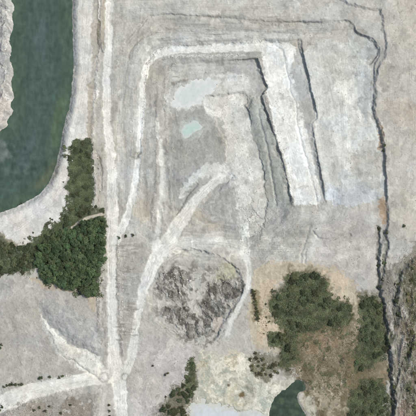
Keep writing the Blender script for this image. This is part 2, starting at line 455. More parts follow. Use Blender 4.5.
# pit interior
paint([(166,64),(228,60),(257,59),(262,78),(264,95),(250,94),(226,78),(204,80),(186,84),(172,92)], (192,190,184), 4)
paint([(225,62),(257,60),(263,86),(262,95),(248,92),(240,78)], (176,176,173), 5, .8)
paint([(176,108),(204,106),(226,140),(226,165),(210,172),(196,184),(176,215),(166,200),(168,140)], (174,173,168), 6)
paint([(196,80),(240,72),(258,78),(258,92),(215,96)], (208,207,203), 6, .7)
paintf((f_floor[0], f_floor[1]+9*N_MID[f_floor[0]]+5*N_FINE[f_floor[0]]), (206,204,198), 2.5, .9)
paint([(202,96),(243,92),(246,116),(232,122),(206,118)], (222,220,214), 2.5, .85, .8, .2)
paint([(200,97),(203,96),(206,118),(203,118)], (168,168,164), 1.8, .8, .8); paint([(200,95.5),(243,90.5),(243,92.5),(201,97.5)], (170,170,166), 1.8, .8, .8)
paint([(228,98),(240,96),(242,112),(232,118)], (202,208,204), 4, .6)
paint([(204,78),(226,72),(246,74),(252,88),(243,91),(206,95)], (226,226,221), 3, .85, 2.4, .5)
paint([(218,122),(236,120),(248,128),(258,160),(266,200),(260,228),(248,236),(242,214),(236,192),(226,174),(232,152)], (215,214,208), 3, .8, 3.2, .7)
paint([(206,112),(222,118),(226,135),(216,138)], (176,175,171), 5, .7)
paintf(f_talus, (176,178,171), 4)
paint([(262,112),(272,128),(287,178),(290,200),(278,200),(270,160)], (166,168,163), 5, .7, 2.5, .4)
paint([(190,176),(204,166),(222,160),(228,172),(220,178),(204,176),(190,190),(178,200),(182,186)], (212,212,206), 3, .9, 1.8)
paint([(222,166),(228,160),(232,168),(228,177),(222,175)], (218,216,212), 3, .8, 1.2)
paint([(196,178),(206,176),(214,180),(200,194),(184,212),(176,216),(184,200)], (166,164,158), 4, .8)
paint([(232,172),(238,190),(240,214),(236,232),(212,224),(196,212),(214,192)], (174,173,170), 5, .8)
paint([(190,208),(204,212),(222,228),(212,232),(196,222)], (184,172,152), 6, .6, 2, .4)
paint([(134,200),(150,198),(154,214),(146,226),(134,222)], (192,180,160), 7, .6, 3, .5)
# pale patches dropped along the left terraces
for (a, b, w, h) in ((158,130,3.5,8),(161,152,2.5,5),(150,176,2.5,9),(163,178,2.5,10),(164,196,2,6),(165,212,2.2,8),(172,84,6,8),(170,98,6,5)):
    paint([(a-w*.6,b-h),(a+w*.5,b-h),(a+w,b),(a+w*.6,b+h),(a-w*.5,b+h),(a-w,b)], (206,206,199), 3, .7, 1.5)
paint([(168,84),(180,79),(190,79),(186,86),(176,89)], (152,146,138), 4, .7, 1.5)
paint([(164,102),(171,86),(188,80),(206,77),(226,73),(244,77),(246,92),(206,97),(206,106),(178,111),(166,112)], (206,206,202), 3, .75, 2.0, .3)
paint([(178,126),(186,117),(194,116),(207,127),(200,136),(190,141),(179,138)], (190,192,187), 3, .7, 1.2)
# south of the pit
paint([(240,205),(300,208),(320,212),(316,250),(300,262),(258,262),(240,250)], (186,184,178), 8)
paint([(236,196),(262,200),(268,214),(260,230),(252,236),(240,232)], (204,202,197), 5, .7, 2)
paint([(240,232),(252,234),(250,262),(240,262)], (202,200,196), 6, .6, 2)
paint([(241,222),(249,222),(250,240),(245,246),(240,244)], (214,216,211), 2.5, .8, 1.2)
paint([(318,210),(376,208),(380,250),(374,292),(330,292),(316,262),(312,234)], (192,187,181), 8)
paint([(316,214),(324,212),(320,240),(310,262),(306,258),(312,234)], (206,205,201), 5, .7)
paint([(256,262),(300,262),(330,266),(356,280),(352,300),(326,300),(324,278),(300,272),(284,280),(268,296),(258,318),(252,290)], (202,188,168), 7, .95)
paint([(250,276),(270,284),(284,320),(284,350),(268,352),(256,346),(246,318)], (196,182,160), 6, .8, 3, .2)
paint([(318,276),(352,280),(360,296),(360,330),(348,330),(350,306),(326,298)], (200,186,166), 5, .85, 2.4, .2)
paint([(262,310),(272,316),(284,326),(280,336),(268,334),(258,346)], (206,190,166), 5, .8)
paint([(285,325),(352,322),(362,340),(356,378),(330,384),(300,380),(290,362)], (152,139,118), 8, .95, 3)
paint([(306,330),(330,328),(345,335),(340,352),(316,356)], (178,154,134), 8, .6, 3, .4)
paint([(351,286),(357,288),(359,300),(359,340),(354,358),(350,340)], (194,180,160), 4, .85, 1.6)
paint([(348,360),(366,362),(372,378),(352,392),(342,380)], (142,122,96), 8, .8, 4, .4)
paint([(296,376),(345,372),(350,416),(350,450),(308,450),(304,400)], (164,152,132), 8, .9)
paint([(304,396),(314,392),(318,410),(312,430),(306,415)], (190,192,180), 5, .7)
for wl_, th_, col, al in ((9, .06, (112,106,78), .8), (5, .12, (200,186,166), .75), (14, .04, (118,100,80), .65), (4, .14, (104,96,76), .7)):
    sl, d = poly([(284,326),(350,322),(362,338),(360,374),(350,400),(350,450),(308,450),(304,394),(290,376),(288,350)], 3, pad=16)
    mix(sl, al*sm(4, -6, d)*sm(th_, th_+.25, fbm(U[sl]+WX[sl], V[sl]*.8+WY[sl], wl_, 4, int(wl_*50), .65)), col)
paint([(350,352),(386,356),(392,372),(388,388),(368,392),(350,396),(340,380)], (140,124,98), 6, .9, 3, .2)
paint([(296,326),(320,322),(352,318),(362,330),(362,352),(350,366),(320,372),(296,366)], (146,130,106), 8, .5, 4, .6)
# cream sediment
paint([(198,345),(212,356),(240,350),(256,360),(268,384),(292,376),(282,392),(270,400),(266,450),(190,450),(198,396),(200,372)], (203,199,184), 7)
paint([(200,350),(208,352),(208,372),(214,392),(204,398),(198,376)], (206,198,176), 5, .7)
paint([(224,352),(236,346),(246,356),(238,366),(226,362)], (204,190,168), 5, .7)
paint([(252,374),(266,384),(270,396),(256,392)], (196,194,176), 5, .7)
ring = np.exp(-((rr-11)/2.2)**2)
sl, d = poly([(198,345),(212,356),(240,350),(256,360),(268,384),(292,376),(282,392),(270,400),(266,450),(190,450),(198,396),(200,372)], 3, pad=12)
sw = fbm(U[sl]+5*WX[sl], V[sl]+5*WY[sl], 13, 3, 371)
mix(sl, .8*sm(3, -4, d)*sm(.06, .22, sw), (172,177,165)); mix(sl, .8*sm(3, -4, d)*sm(.06, .16, -sw), (222,217,202)); mix(sl, .6*sm(3, -4, d)*np.exp(-((sw-.02)/.02)**2), (150,146,122))
mix((slice(None), slice(None)), 0.3*ring*FADE, (184,172,142))
mix((slice(None), slice(None)), 0.35*np.exp(-((rr-14.5)/2.0)**2)*FADE, (214,206,186))
mix((slice(None), slice(None)), 0.5*np.exp(-((rr-18.5)/1.5)**2)*FADE, (176,176,164))
mix((slice(None), slice(None)), 0.85*sm(4, 1.5, rr), (122,96,52))
mix((slice(None), slice(None)), 0.8*sm(2.0, .8, np.sqrt((U-228.5)**2+(V-384.5)**2)), (104,88,70))
# lower left stone fields
paint([(-40,282),(30,278),(60,286),(98,298),(100,335),(60,310),(40,302),(42,315),(60,350),(100,372),(60,376),(0,388),(-40,395)], (184,179,172), 6)
paint([(0,285),(40,284),(38,296),(10,300)], (192,186,178), 6, .7)
paint([(28,272),(60,283),(80,290),(76,294),(40,286)], (196,178,154), 4, .7)
paint([(86,292),(99,296),(96,312),(90,308)], (194,176,152), 5, .6)
paintf(f_heap, (178,178,175), 3)
paint([(80,330),(102,336),(103,352),(92,352)], (178,179,176), 5, .6)
paintf((f_fan[0], f_fan[1]+1.5*N_MID[f_fan[0]]+N_FINE[f_fan[0]]), (219,217,209), 2.5, .92)
paint([(16,312),(34,306),(36,330),(22,335)], (194,189,182), 6, .6, 3, .5)
paint([(0,398),(30,404),(60,394),(100,390),(98,416),(96,450),(0,450)], (174,168,160), 5, .9)
paint([(60,397),(80,396),(84,410),(66,416)], (146,138,126), 6, .5, 2, .4)
paint([(134,344),(160,330),(196,345),(196,366),(182,384),(164,410),(150,450),(130,450),(132,400)], (193,187,182), 7)
paint([(124,368),(132,350),(140,360),(136,400),(130,416)], (184,180,175), 5, .6)
# spoil
paint([(148,300),(154,272),(172,254),(205,252),(240,268),(250,296),(232,326),(212,346),(180,345),(154,325)], (188,184,176), 6)
for f in f_spoils: paintf((f[0], f[1]+5*N_MID[f[0]]+2.5*N_FINE[f[0]]), (122,118,111), 3, .9, .5)
paint([(166,272),(186,274),(184,286),(168,296)], (118,113,106), 5, .7, 2, .8)
paint([(172,310),(200,312),(206,330),(190,332)], (124,116,108), 6, .6, 2, .6)
paint([(188,276),(200,272),(204,284),(200,300),(196,312),(188,316),(184,300)], (194,192,186), 4, .85, 1.6)
sl, d = poly([(152,300),(158,272),(178,262),(214,264),(242,276),(246,296),(230,326),(214,350),(196,350),(160,326)], 3, pad=10); d = d+5*N_MID[sl]
stk = fbm(U[sl]+2.5*WX[sl], V[sl]*.8+2.5*WY[sl], 10, 4, 363, .6)
mix(sl, .7*sm(3, -3, d)*sm(.05, .16, stk), (134,129,121)); mix(sl, .6*sm(3, -3, d)*sm(.1, .2, -stk), (198,194,187))
for sl, d in f_spoils:
  stk = fbm((U[sl]*.9-V[sl]*.35)+2*WX[sl], (V[sl]*.3+U[sl]*.1), 5, 3, 361)
  mix(sl, .8*sm(2, -3, d)*sm(.02, .2, stk), (102,98,91)); mix(sl, .7*sm(2, -3, d)*sm(.14, .28, -stk), (192,188,181))
paint([(226,262),(236,264),(238,276),(226,280),(216,280),(214,276)], (188,185,158), 4, .7, 2, .4)
paint([(212,318),(222,318),(224,328),(214,330)], (198,182,168), 5, .7, 2)
# lake shore, east bank
paint([(74,-60),(100,-60),(100,60),(96,100),(90,140),(76,142),(66,160),(64,140),(72,110),(75,60)], (213,209,202), 4)
paint([(92,-60),(99,-60),(99,52),(95,90),(91,96),(92,60)], (182,174,162), 3, .8, 1.2)
paint([(101,-60),(107,-60),(106,20),(104,50),(101,50)], (188,174,156), 3, .6, 1.2)
paint([(97.5,20),(100.5,20),(100.5,50),(98,50)], (140,130,112), 1.6, .8, 1.0)  # shade under the west-facing bank, painted as a dark strip
paint([(88,85),(93,85),(93,142),(88,142)], (178,166,148), 3, .7, 1)
paint([(-60,-60),(13,-60),(13,30),(10,50),(13,100),(8,122),(-60,150)], (190,188,184), 4)
sl, d = poly([(-60,-60),(13,-60),(13,30),(10,50),(13,100),(8,122),(-60,150)], 1, pad=8)
stk = fbm((U[sl]*.9-V[sl]*.45)+WX[sl], (V[sl]*.25+U[sl]*.15), 3.6, 4, 383, .6)
mix(sl, .8*sm(2, 0, d)*sm(.05, .22, stk), (150,150,150)); mix(sl, .7*sm(2, 0, d)*sm(.08, .25, -stk), (216,213,208))
paint([(-20,44),(9,44),(12,78),(8,84),(-20,84)], (168,170,172), 5, .8, 3, .8)
paint([(-20,86),(10,96),(12,116),(0,128),(-20,128)], (196,188,182), 5, .6, 3)
paintf(f_pad, (215,211,206), 1.5)
paint([(64,148),(72,140),(78,145),(74,168),(68,172)], (150,158,160), 3, .7, 2, .9)
paint([(0,230),(10,240),(20,246),(10,252),(-20,246)], (140,132,104), 4, .8, 1.5)
# vegetated soils
paint(WOOD, (70,82,56), 3, .95, 1.6)
paint(STRIP, (88,96,68), 5, .9, 2.4)
paint([(80,176),(92,170),(92,206),(82,216),(76,212)], (78,90,60), 5, .8, 2, .4)
paint(WSCRUB, (100,106,86), 5, .8, 3, .4)
for p in (S1, S2, S3):
    sl, d = poly(p, 3, pad=16)
    mix(sl, .75*sm(9, 0, d+8*N_MID[sl]+4*N_FINE[sl]), (118,112,86))
for p in (S1, S1B, S2, S3): paint(p, (76,82,57), 6, .95, 2.5)
paint(S4, (108,106,84), 5, .85, 2.5, .3)
paint(S5, (136,132,116), 4, .85, 2.5)
paint([(250,288),(260,288),(261,322),(252,322)], (140,128,98), 4, .7, 1.5)
paint([(-20,248),(14,252),(30,248),(36,262),(22,270),(-20,274)], (78,92,78), 4, .8, 2, .4)
# east of the scarp
paint([(394,240),(1200,200),(1200,1200),(398,1200),(394,416),(388,352),(380,290),(388,262)], (150,144,133), 6, 1, 3, smooth=0)
paint([(404,268),(420,256),(470,250),(470,450),(410,450),(414,380),(420,330),(404,310)], (118,118,94), 8, .85, 3)
paint([(386,240),(396,240),(414,240),(412,250),(398,262),(388,270)], (198,195,190), 6, .8, 2)
paint([(384,296),(392,300),(394,330),(402,345),(398,365),(390,350)], (158,154,146), 5, .8, 3, .5)
sl, d = poly([(382,290),(400,262),(440,250),(440,450),(396,450),(391,380),(386,340)], 3, pad=16)
for wl_, th_, col, al in ((8, .04, (98,102,84), .85), (6, .18, (186,183,176), .65), (12, .15, (124,110,94), .6)):
    mix(sl, al*sm(3, -4, d)*sm(th_, th_+.2, fbm(U[sl], V[sl]*.5, wl_, 3, int(wl_*70))), col)
for a, b, w, h in ((388.5,308,2,7),(390,324,1.8,5),(403,342,2.2,7),(386,398,2.5,18),(389,360,1.5,8),(404,310,2,8)):
    paint([(a-w,b-h),(a+w,b-h),(a+w,b+h),(a-w,b+h)], (196,193,188), 3, .75, 2)
paint([(396,396),(408,398),(410,414),(396,416)], (160,132,118), 5, .6, 2.5, .6)
for f in f_gul: paintf(f, (112,113,104), 4, .75)  # grey-green growth and gully shade, both painted into the colour

# weathered faces, bench striping, road dust
full = (slice(None), slice(None))
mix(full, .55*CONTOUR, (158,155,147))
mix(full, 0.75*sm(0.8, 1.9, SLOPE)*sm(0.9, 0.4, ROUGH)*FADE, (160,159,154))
def stripe(f, lo, hi, wl_, amp, seed):
    sl, d = f
    n = perlin((d+2.2*N_MID[sl])/wl_, np.zeros_like(d)+0.5, seed) + 0.6*perlin((d+1.5*N_MID[sl])/(wl_*.4), V[sl]*0.012+U[sl]*.01, seed+4)
    m = sm(lo-3, lo, d)*sm(hi+3, hi, d)
    C[sl] *= (1+amp*n*m)[..., None]
stripe(f_white, -22, 24, 3.4, 0.13, 5)
stripe(f_rim, -30, 3, 4.0, 0.10, 9)
stripe(f_pit, -24, 12, 2.8, 0.11, 15)
stripe(poly([(196,205),(214,188),(232,176),(240,214),(236,236),(206,226)], 1.5), -20, 2, 2.2, .14, 23)
stripe(f_arc, -8, 6, 2.0, .14, 27)
stripe(f_heap, -16, 3, 2.2, .10, 33)
# vertical drag marks on the western shelf
drag = fbm(U*1.0+0.12*V, V*0.07, 3.0, 3, 101)
m = sm(96, 104, U)*sm(160, 150, U)*sm(260, 220, V)*FADE
C *= (1+0.16*drag*m)[..., None]
drag2 = fbm(U*0.07, V, 3.0, 3, 111)
m = sm(140, 160, U)*sm(300, 280, U)*sm(66, 52, V)*FADE
C *= (1+0.10*drag2*m)[..., None]

def road(nm, col, alpha=0.9, feather=2.2, tracks=0.045):
    sl, d, lat, hw = road_f[nm]
    m = alpha*sm(feather/2, -feather/2, d+0.9*N_FINE[sl]+.8*N_MID[sl])
    mix(sl, m, col)
    t = perlin(lat/0.9, np.zeros_like(lat)+.5, 8) + 0.7*perlin(lat/0.45+N_MID[sl], U[sl]*0.01+V[sl]*.01, 18)
    C[sl] *= (1+tracks*t*m)[..., None]
road('shore', (219,216,210)); road('side', (218,217,211), .75); road('fork', (216,214,208), .8, 5)
road('track', (221,219,213), .92); road('west', (225,222,214), .95, 1.5); road('low', (206,203,196), .8)
road('main', (227,224,218), .97, 1.5); road('bench', (230,229,224), .97, 1.4); road('ramp', (223,221,215), .97, 1.6)
paint([(64,224),(80,210),(104,207),(106,226),(88,228),(66,238)], (92,98,70), 3, .9, 1.6)
road('path', (204,195,178), .9, 1.0, .02)
# white bench floor
paint([(262,42),(299,42),(292,64),(292,78),(301,94),(303,114),(311,145),(320,180),(324,204),(300,207),(294,205),(288,175),(278,140),(270,112),(268,90),(262,62)], (230,230,226), 4, .97, 1.8)
paint([(296,150),(308,150),(318,185),(320,202),(304,204),(299,180)], (218,218,214), 5, .7, 2, .3)
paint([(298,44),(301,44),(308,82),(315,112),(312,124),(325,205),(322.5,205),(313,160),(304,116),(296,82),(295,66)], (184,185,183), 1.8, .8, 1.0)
paint([(289,70),(294,64),(300,78),(308,100),(314,116),(311,124),(304,130),(298,112),(299,98),(291,80)], (184,184,180), 3, .8, 2.4, .3)
# junction rings
for (a, b, r0) in ((104.5,376.5,4.6),(125.5,376.5,3.4)):
    q = np.sqrt((U+.4*WX-a)**2+(V+.4*WY-b)**2)
    mix(full, 0.55*np.exp(-((q-r0)/1.0)**2), (168,165,158))
    mix(full, 0.8*sm(r0-0.8, r0-2.0, q), (220,218,212))
sl = f_plate[0]
C[sl] *= (1+PLATE_M*(.10*PLATE_T))[..., None]
mix(sl, .35*PLATE_M*PLATE_C, (160,160,154))
# side strips of the haul road, stony
paint([(98,258),(105,226),(107,300),(108,350),(105,366),(98,330)], (178,172,165), 3, .8, 1.2, .3)
paint([(118,246),(128,236),(146,240),(139,290),(133,330),(130,352),(119,356)], (176,172,165), 3, .85, 1.2, .2)
paint([(122,246),(136,240),(138,256),(124,256)], (160,155,150), 5, .6, 2, .6)
paint([(94,146),(103,150),(105,205),(97,212),(94,190)], (186,178,168), 3, .7, 1.4, .5)
paint([(98,152),(102,158),(103,172),(99,170)], (142,136,126), 3, .6, 1.4, .5)
paint([(133,150),(141,150),(140,160),(132,159)], (168,164,150), 3, .7, 1.4, .3)
# wheel tracks: pairs of ruts wandering along the roads and over the fields
def wheel(pts, amp, gauge=1.0, warp=.35):
    sl, d, lat, hw = line(pts, .01, warp, pad=4, smooth=3)
    t = np.exp(-((np.abs(lat)-gauge)/.33)**2)*(d < 3)*np.clip(.65+1.6*N_MID[sl], 0, 1.3)
    C[sl] *= (1+amp*t)[..., None]
    H[sl] -= .05*t
def wander(pts, off, wob):
    p = np.asarray(pts, float); o = rng.normal(0, off, 2)
    return p+o+rng.normal(0, wob, p.shape)
for R_, n in ((R_MAIN, 6), (R_WEST, 5), (R_RAMP, 5), (R_BENCH, 3), (R_SHORE, 5), (R_FORK, 5), (R_TRACK, 2), (R_LOW, 2)):
    for i in range(n): wheel(wander(R_[0], 1.5, 1.8), rng.choice([-.10, -.07, .05]))
for pts, n, o in (([(58,190),(50,204),(36,216),(16,228),(4,236)], 8, 3.5), ([(280,46),(280,80),(286,120),(296,160),(306,202)], 7, 5),
                  ([(335,60),(340,100),(342,150),(336,200)], 9, 12), ([(300,215),(330,218),(360,225),(372,240)], 6, 10), ([(246,250),(280,245),(320,250),(360,262)], 7, 8),
                  ([(10,300),(30,320),(40,350),(80,368)], 9, 12), ([(136,360),(150,352),(172,350),(188,346)], 7, 9), ([(140,416),(150,390),(160,366),(170,350)], 7, 9),
                  ([(120,40),(122,90),(124,140),(122,190),(120,225)], 10, 8), ([(150,30),(200,30),(260,32),(320,34)], 8, 5), ([(395,10),(398,60),(400,120),(402,200)], 9, 9),
                  ([(210,100),(230,130),(245,180),(250,230)], 7, 7), ([(175,190),(178,150),(182,115)], 5, 5), ([(110,5),(160,4),(230,8),(300,8)], 7, 5), ([(330,230),(328,260),(340,285)], 5, 9)):
    for i in range(n): wheel(wander(pts, o, 3.0), rng.choice([-.10, -.07, .07, .10]))
paint([(58,398),(76,394),(94,396),(96,420),(60,424)], (150,142,130), 5, .8, 3, .8)
paint([(30,402),(50,400),(54,416),(30,420)], (156,150,140), 5, .7, 3, .8)
paint([(148,412),(164,398),(180,388),(188,396),(178,416),(172,440),(150,440)], (132,126,112), 4, .8, 2.5, .6)
paint([(0,300),(20,296),(34,310),(30,340),(8,350),(-6,340)], (172,168,161), 6, .6, 3, .8)
# cracks, drainage lines and dusty splotches of the limestone benches
rocky = (sm(92, 100, U)*sm(270, 250, V)*FADE).astype(np.float32)
for wl_, th, amp, sd_ in ((26, .035, .16, 401), (11, .05, .11, 411), (6, .07, .07, 421)):
    vn = np.exp(-(perlin((U+2*WX)/wl_, (V*.6+2*WY)/wl_, sd_)/th)**2)*np.clip(.3+2.2*fbm(U, V, 34, 2, sd_+5), 0, 1)
    C *= (1-amp*vn*(.35+.65*rocky))[..., None]
sp = fbm(U+2*WX, V+2*WY, 20, 4, 431, .6)
C *= (1+.09*np.tanh(3*sp)*FADE*(.5+.5*rocky))[..., None]
sp2 = fbm(U+WX, V+WY, 6, 3, 441, .65)
C *= (1+.05*np.tanh(2.6*sp2)*FADE)[..., None]
for wl_, th, amp, sd_, ex in ((5.0, .26, .10, 451, 1.0), (5.0, .26, -.11, 461, 1.0), (9, .2, .09, 471, .6), (10, .2, -.11, 481, .6), (17, .16, -.07, 486, .7), (15, .16, .06, 489, .7), (2.6, .4, -.12, 491, 1.0)):
    n = fbm(U+1.5*WX, V*ex+1.5*WY, wl_, 3, sd_, .6)
    C *= (1+amp*sm(th, th+.05, n)*FADE)[..., None]
for (x0, x1, y0, y1, kx, ky, n) in ((117,136,242,345,4.5,.9,70), (96,106,250,350,.9,3.5,34), (94,104,150,212,.8,3,26), (60,98,396,418,2.2,2.2,34), (0,40,400,420,2,1.6,20)):
    for i in range(n):
        a, b = rng.uniform(x0, x1), rng.uniform(y0, y1); w, h = kx*rng.uniform(.4, 1.2), ky*rng.uniform(.5, 1.2)
        paint([(a-w,b-h*.6),(a,b-h),(a+w,b-h*.4),(a+w*.8,b+h*.6),(a,b+h),(a-w,b+h*.5)], ((206,202,195), (146,140,131))[i % 2], 1.6, .6, .8)
# mottling: dust, damp and scattered stone
C *= (1+0.06*N_MID*FADE)[..., None]
C *= (1+0.08*N_FINE*np.clip(0.35+ROUGH, 0, 1.4)*FADE)[..., None]
tint = fbm(U, V, 38, 3, 131)[..., None]
C *= 1+tint*np.array([0.05, 0.0, -0.07], np.float32)
C = C/GAIN*np.array([1.0, 1.012, .995], np.float32)
lum = C.mean(-1, keepdims=True)
C = np.clip(C*(np.maximum(lum, .01)/.6)**.15, 0.01, 0.82)

# ------------------------------------------------------------------ which piece of the setting each cell belongs to
ZN = ['ground','haul_road','dirt_road','ramp_road','bench_road','shore_road','track','path','quarry_floor','quarry_bench','upper_bench',
      'quarry_face','gravel_heap','spoil_ground','pond_bed','sand','gully']
Z = np.zeros(U.shape, np.int8)
def zone(f, nm, lim=0.0):
    sl, d = f[0], f[1]
    z = Z[sl]; z[d < lim] = ZN.index(nm)
zone(poly([(256,262),(300,262),(330,266),(356,280),(352,300),(326,300),(324,278),(300,272),(284,280),(268,296),(258,318),(252,290)], 2.5), 'sand')
zone(f_rim, 'upper_bench'); zone(f_white, 'quarry_bench'); zone(f_pit, 'quarry_floor')
zone(f_arc, 'spoil_ground'); zone(f_heap, 'gravel_heap')
for f in f_gul: zone(f, 'gully', 1.0)
Z[(SLOPE > 1.25) & (ROUGH < 0.9) & (FADE > 0.99) & (V < 262) & (U > 130) & (f_rim[0][0].start is not None)] = ZN.index('quarry_face')
for nm, zn in (('west','dirt_road'),('side','bench_road'),('fork','ramp_road'),('bench','bench_road'),('track','track'),('path','path'),('low','dirt_road'),
               ('shore','shore_road'),('main','haul_road'),('ramp','ramp_road')):
    zone(road_f[nm], zn)
zone(f_pad, 'shore_road'); zone(f_pond, 'pond_bed', 0.5); zone(f_pond2, 'pond_bed', .3); zone(f_milk, 'pond_bed', .3)
zone(f_m1, 'pond_bed', .2); zone(f_m2, 'pond_bed', .2)

# ------------------------------------------------------------------ materials
def new_mat(name):
    m = bpy.data.materials.new(name); m.use_nodes = True
    return m, m.node_tree.nodes, m.node_tree.links, m.node_tree.nodes['Principled BSDF']

def ground_material():
    m, n, l, b = new_mat('quarry_ground')
    a = n.new('ShaderNodeAttribute'); a.attribute_name = 'soil'
    tc = n.new('ShaderNodeTexCoord')
    acc = a.outputs['Color']
    for scale, lo, hi, det in ((0.8, .92, 1.07, 8), (0.22, .95, 1.05, 4), (3.2, .93, 1.06, 4)):
        t = n.new('ShaderNodeTexNoise'); t.inputs['Scale'].default_value = scale; t.inputs['Detail'].default_value = det
        t.inputs['Roughness'].default_value = .65
        l.new(tc.outputs['Object'], t.inputs['Vector'])
        r = n.new('ShaderNodeMapRange'); r.inputs[1].default_value = .3; r.inputs[2].default_value = .7
        r.inputs[3].default_value = lo; r.inputs[4].default_value = hi
        l.new(t.outputs[0], r.inputs[0])
        x = n.new('ShaderNodeVectorMath'); x.operation = 'SCALE'
        l.new(acc, x.inputs[0]); l.new(r.outputs[0], x.inputs['Scale']); acc = x.outputs[0]
    for sc, thr, k0, k1 in ((1.7, .80, .84, 1.10), (.7, .90, .78, 1.10)):
        v2 = n.new('ShaderNodeTexVoronoi'); v2.inputs['Scale'].default_value = sc
        l.new(tc.outputs['Object'], v2.inputs['Vector'])
        s2 = n.new('ShaderNodeSeparateColor'); l.new(v2.outputs['Color'], s2.inputs[0])
        pick = n.new('ShaderNodeMath'); pick.operation = 'GREATER_THAN'; pick.inputs[1].default_value = thr; l.new(s2.outputs[0], pick.inputs[0])
        near = n.new('ShaderNodeMapRange'); near.inputs[1].default_value = .42; near.inputs[2].default_value = .28; l.new(v2.outputs['Distance'], near.inputs[0])
        mk = n.new('ShaderNodeMath'); mk.operation = 'MULTIPLY'; l.new(pick.outputs[0], mk.inputs[0]); l.new(near.outputs[0], mk.inputs[1])
        tone = n.new('ShaderNodeMapRange'); tone.inputs[3].default_value = k0; tone.inputs[4].default_value = k1; l.new(s2.outputs[1], tone.inputs[0])
        mx = n.new('ShaderNodeMix'); mx.data_type = 'FLOAT'; mx.inputs[2].default_value = 1.0
        l.new(mk.outputs[0], mx.inputs[0]); l.new(tone.outputs[0], mx.inputs[3])
        x = n.new('ShaderNodeVectorMath'); x.operation = 'SCALE'
        l.new(acc, x.inputs[0]); l.new(mx.outputs[0], x.inputs['Scale']); acc = x.outputs[0]
    l.new(acc, b.inputs['Base Color'])
    b.inputs['Roughness'].default_value = .95
    b.inputs['Specular IOR Level'].default_value = .15
    t = n.new('ShaderNodeTexNoise'); t.inputs['Scale'].default_value = 1.6; t.inputs['Detail'].default_value = 8; t.inputs['Roughness'].default_value = .7
    l.new(tc.outputs['Object'], t.inputs['Vector'])
    bp = n.new('ShaderNodeBump'); bp.inputs['Strength'].default_value = .35; bp.inputs['Distance'].default_value = .3
    l.new(t.outputs[0], bp.inputs['Height']); l.new(bp.outputs[0], b.inputs['Normal'])
    return m

def water_material(name, rough=.12, bump=.05, amp=.16, st=.35):
    m, n, l, b = new_mat(name)
    a = n.new('ShaderNodeAttribute'); a.attribute_name = 'soil'
    tc = n.new('ShaderNodeTexCoord')
    mp = n.new('ShaderNodeMapping'); mp.inputs['Scale'].default_value = (1, st, 1)  # stretch draws the noise into painted streaks of reflected cloud
    l.new(tc.outputs['Object'], mp.inputs['Vector'])
    t = n.new('ShaderNodeTexNoise'); t.inputs['Scale'].default_value = .35; t.inputs['Detail'].default_value = 7; t.inputs['Roughness'].default_value = .6
    l.new(mp.outputs[0], t.inputs['Vector'])
    r = n.new('ShaderNodeMapRange'); r.inputs[1].default_value = .3; r.inputs[2].default_value = .7
    r.inputs[3].default_value = 1-amp; r.inputs[4].default_value = 1+amp
    l.new(t.outputs[0], r.inputs[0])
    x = n.new('ShaderNodeVectorMath'); x.operation = 'SCALE'
    l.new(a.outputs['Color'], x.inputs[0]); l.new(r.outputs[0], x.inputs['Scale'])
    l.new(x.outputs[0], b.inputs['Base Color'])
    b.inputs['Roughness'].default_value = rough
    b.inputs['IOR'].default_value = 1.33
    t2 = n.new('ShaderNodeTexNoise'); t2.inputs['Scale'].default_value = 1.2; t2.inputs['Detail'].default_value = 4
    l.new(tc.outputs['Object'], t2.inputs['Vector'])
    bp = n.new('ShaderNodeBump'); bp.inputs['Strength'].default_value = bump; bp.inputs['Distance'].default_value = .15
    l.new(t2.outputs[0], bp.inputs['Height']); l.new(bp.outputs[0], b.inputs['Normal'])
    return m

def leaf_material(name, col, spread=.38):
    m, n, l, b = new_mat(name)
    oi = n.new('ShaderNodeObjectInfo')
    a = n.new('ShaderNodeAttribute'); a.attribute_name = 'leaf'
    hs = n.new('ShaderNodeHueSaturation')
    hs.inputs['Color'].default_value = (*col, 1)
    r = n.new('ShaderNodeMapRange'); r.inputs[3].default_value = .465; r.inputs[4].default_value = .53
    l.new(oi.outputs['Random'], r.inputs[0]); l.new(r.outputs[0], hs.inputs['Hue'])
    r2 = n.new('ShaderNodeMapRange'); r2.inputs[3].default_value = 1-spread; r2.inputs[4].default_value = 1+spread
    k = n.new('ShaderNodeMath'); k.operation = 'MULTIPLY'; k.inputs[1].default_value = 7.31
    fr = n.new('ShaderNodeMath'); fr.operation = 'FRACT'
    l.new(oi.outputs['Random'], k.inputs[0]); l.new(k.outputs[0], fr.inputs[0]); l.new(fr.outputs[0], r2.inputs[0])
    mu = n.new('ShaderNodeMath'); mu.operation = 'MULTIPLY'
    l.new(r2.outputs[0], mu.inputs[0]); l.new(a.outputs['Fac'], mu.inputs[1])
    l.new(mu.outputs[0], hs.inputs['Value'])
    l.new(hs.outputs[0], b.inputs['Base Color'])
    b.inputs['Roughness'].default_value = .7
    b.inputs['Specular IOR Level'].default_value = .2
    return m

def plain_material(name, col, var=.2, scale=3.0):
    m, n, l, b = new_mat(name)
    tc = n.new('ShaderNodeTexCoord'); oi = n.new('ShaderNodeObjectInfo')
    t = n.new('ShaderNodeTexNoise'); t.inputs['Scale'].default_value = scale; t.inputs['Detail'].default_value = 5
    l.new(tc.outputs['Object'], t.inputs['Vector'])
    ad = n.new('ShaderNodeMath'); ad.operation = 'ADD'
    l.new(t.outputs[0], ad.inputs[0]); l.new(oi.outputs['Random'], ad.inputs[1])
    r = n.new('ShaderNodeMapRange'); r.inputs[1].default_value = .3; r.inputs[2].default_value = 1.7
    r.inputs[3].default_value = 1-var; r.inputs[4].default_value = 1+var
    l.new(ad.outputs[0], r.inputs[0])
    x = n.new('ShaderNodeVectorMath'); x.operation = 'SCALE'; x.inputs[0].default_value = col
    l.new(r.outputs[0], x.inputs['Scale']); l.new(x.outputs[0], b.inputs['Base Color'])
    b.inputs['Roughness'].default_value = .9; b.inputs['Specular IOR Level'].default_value = .2
    return m

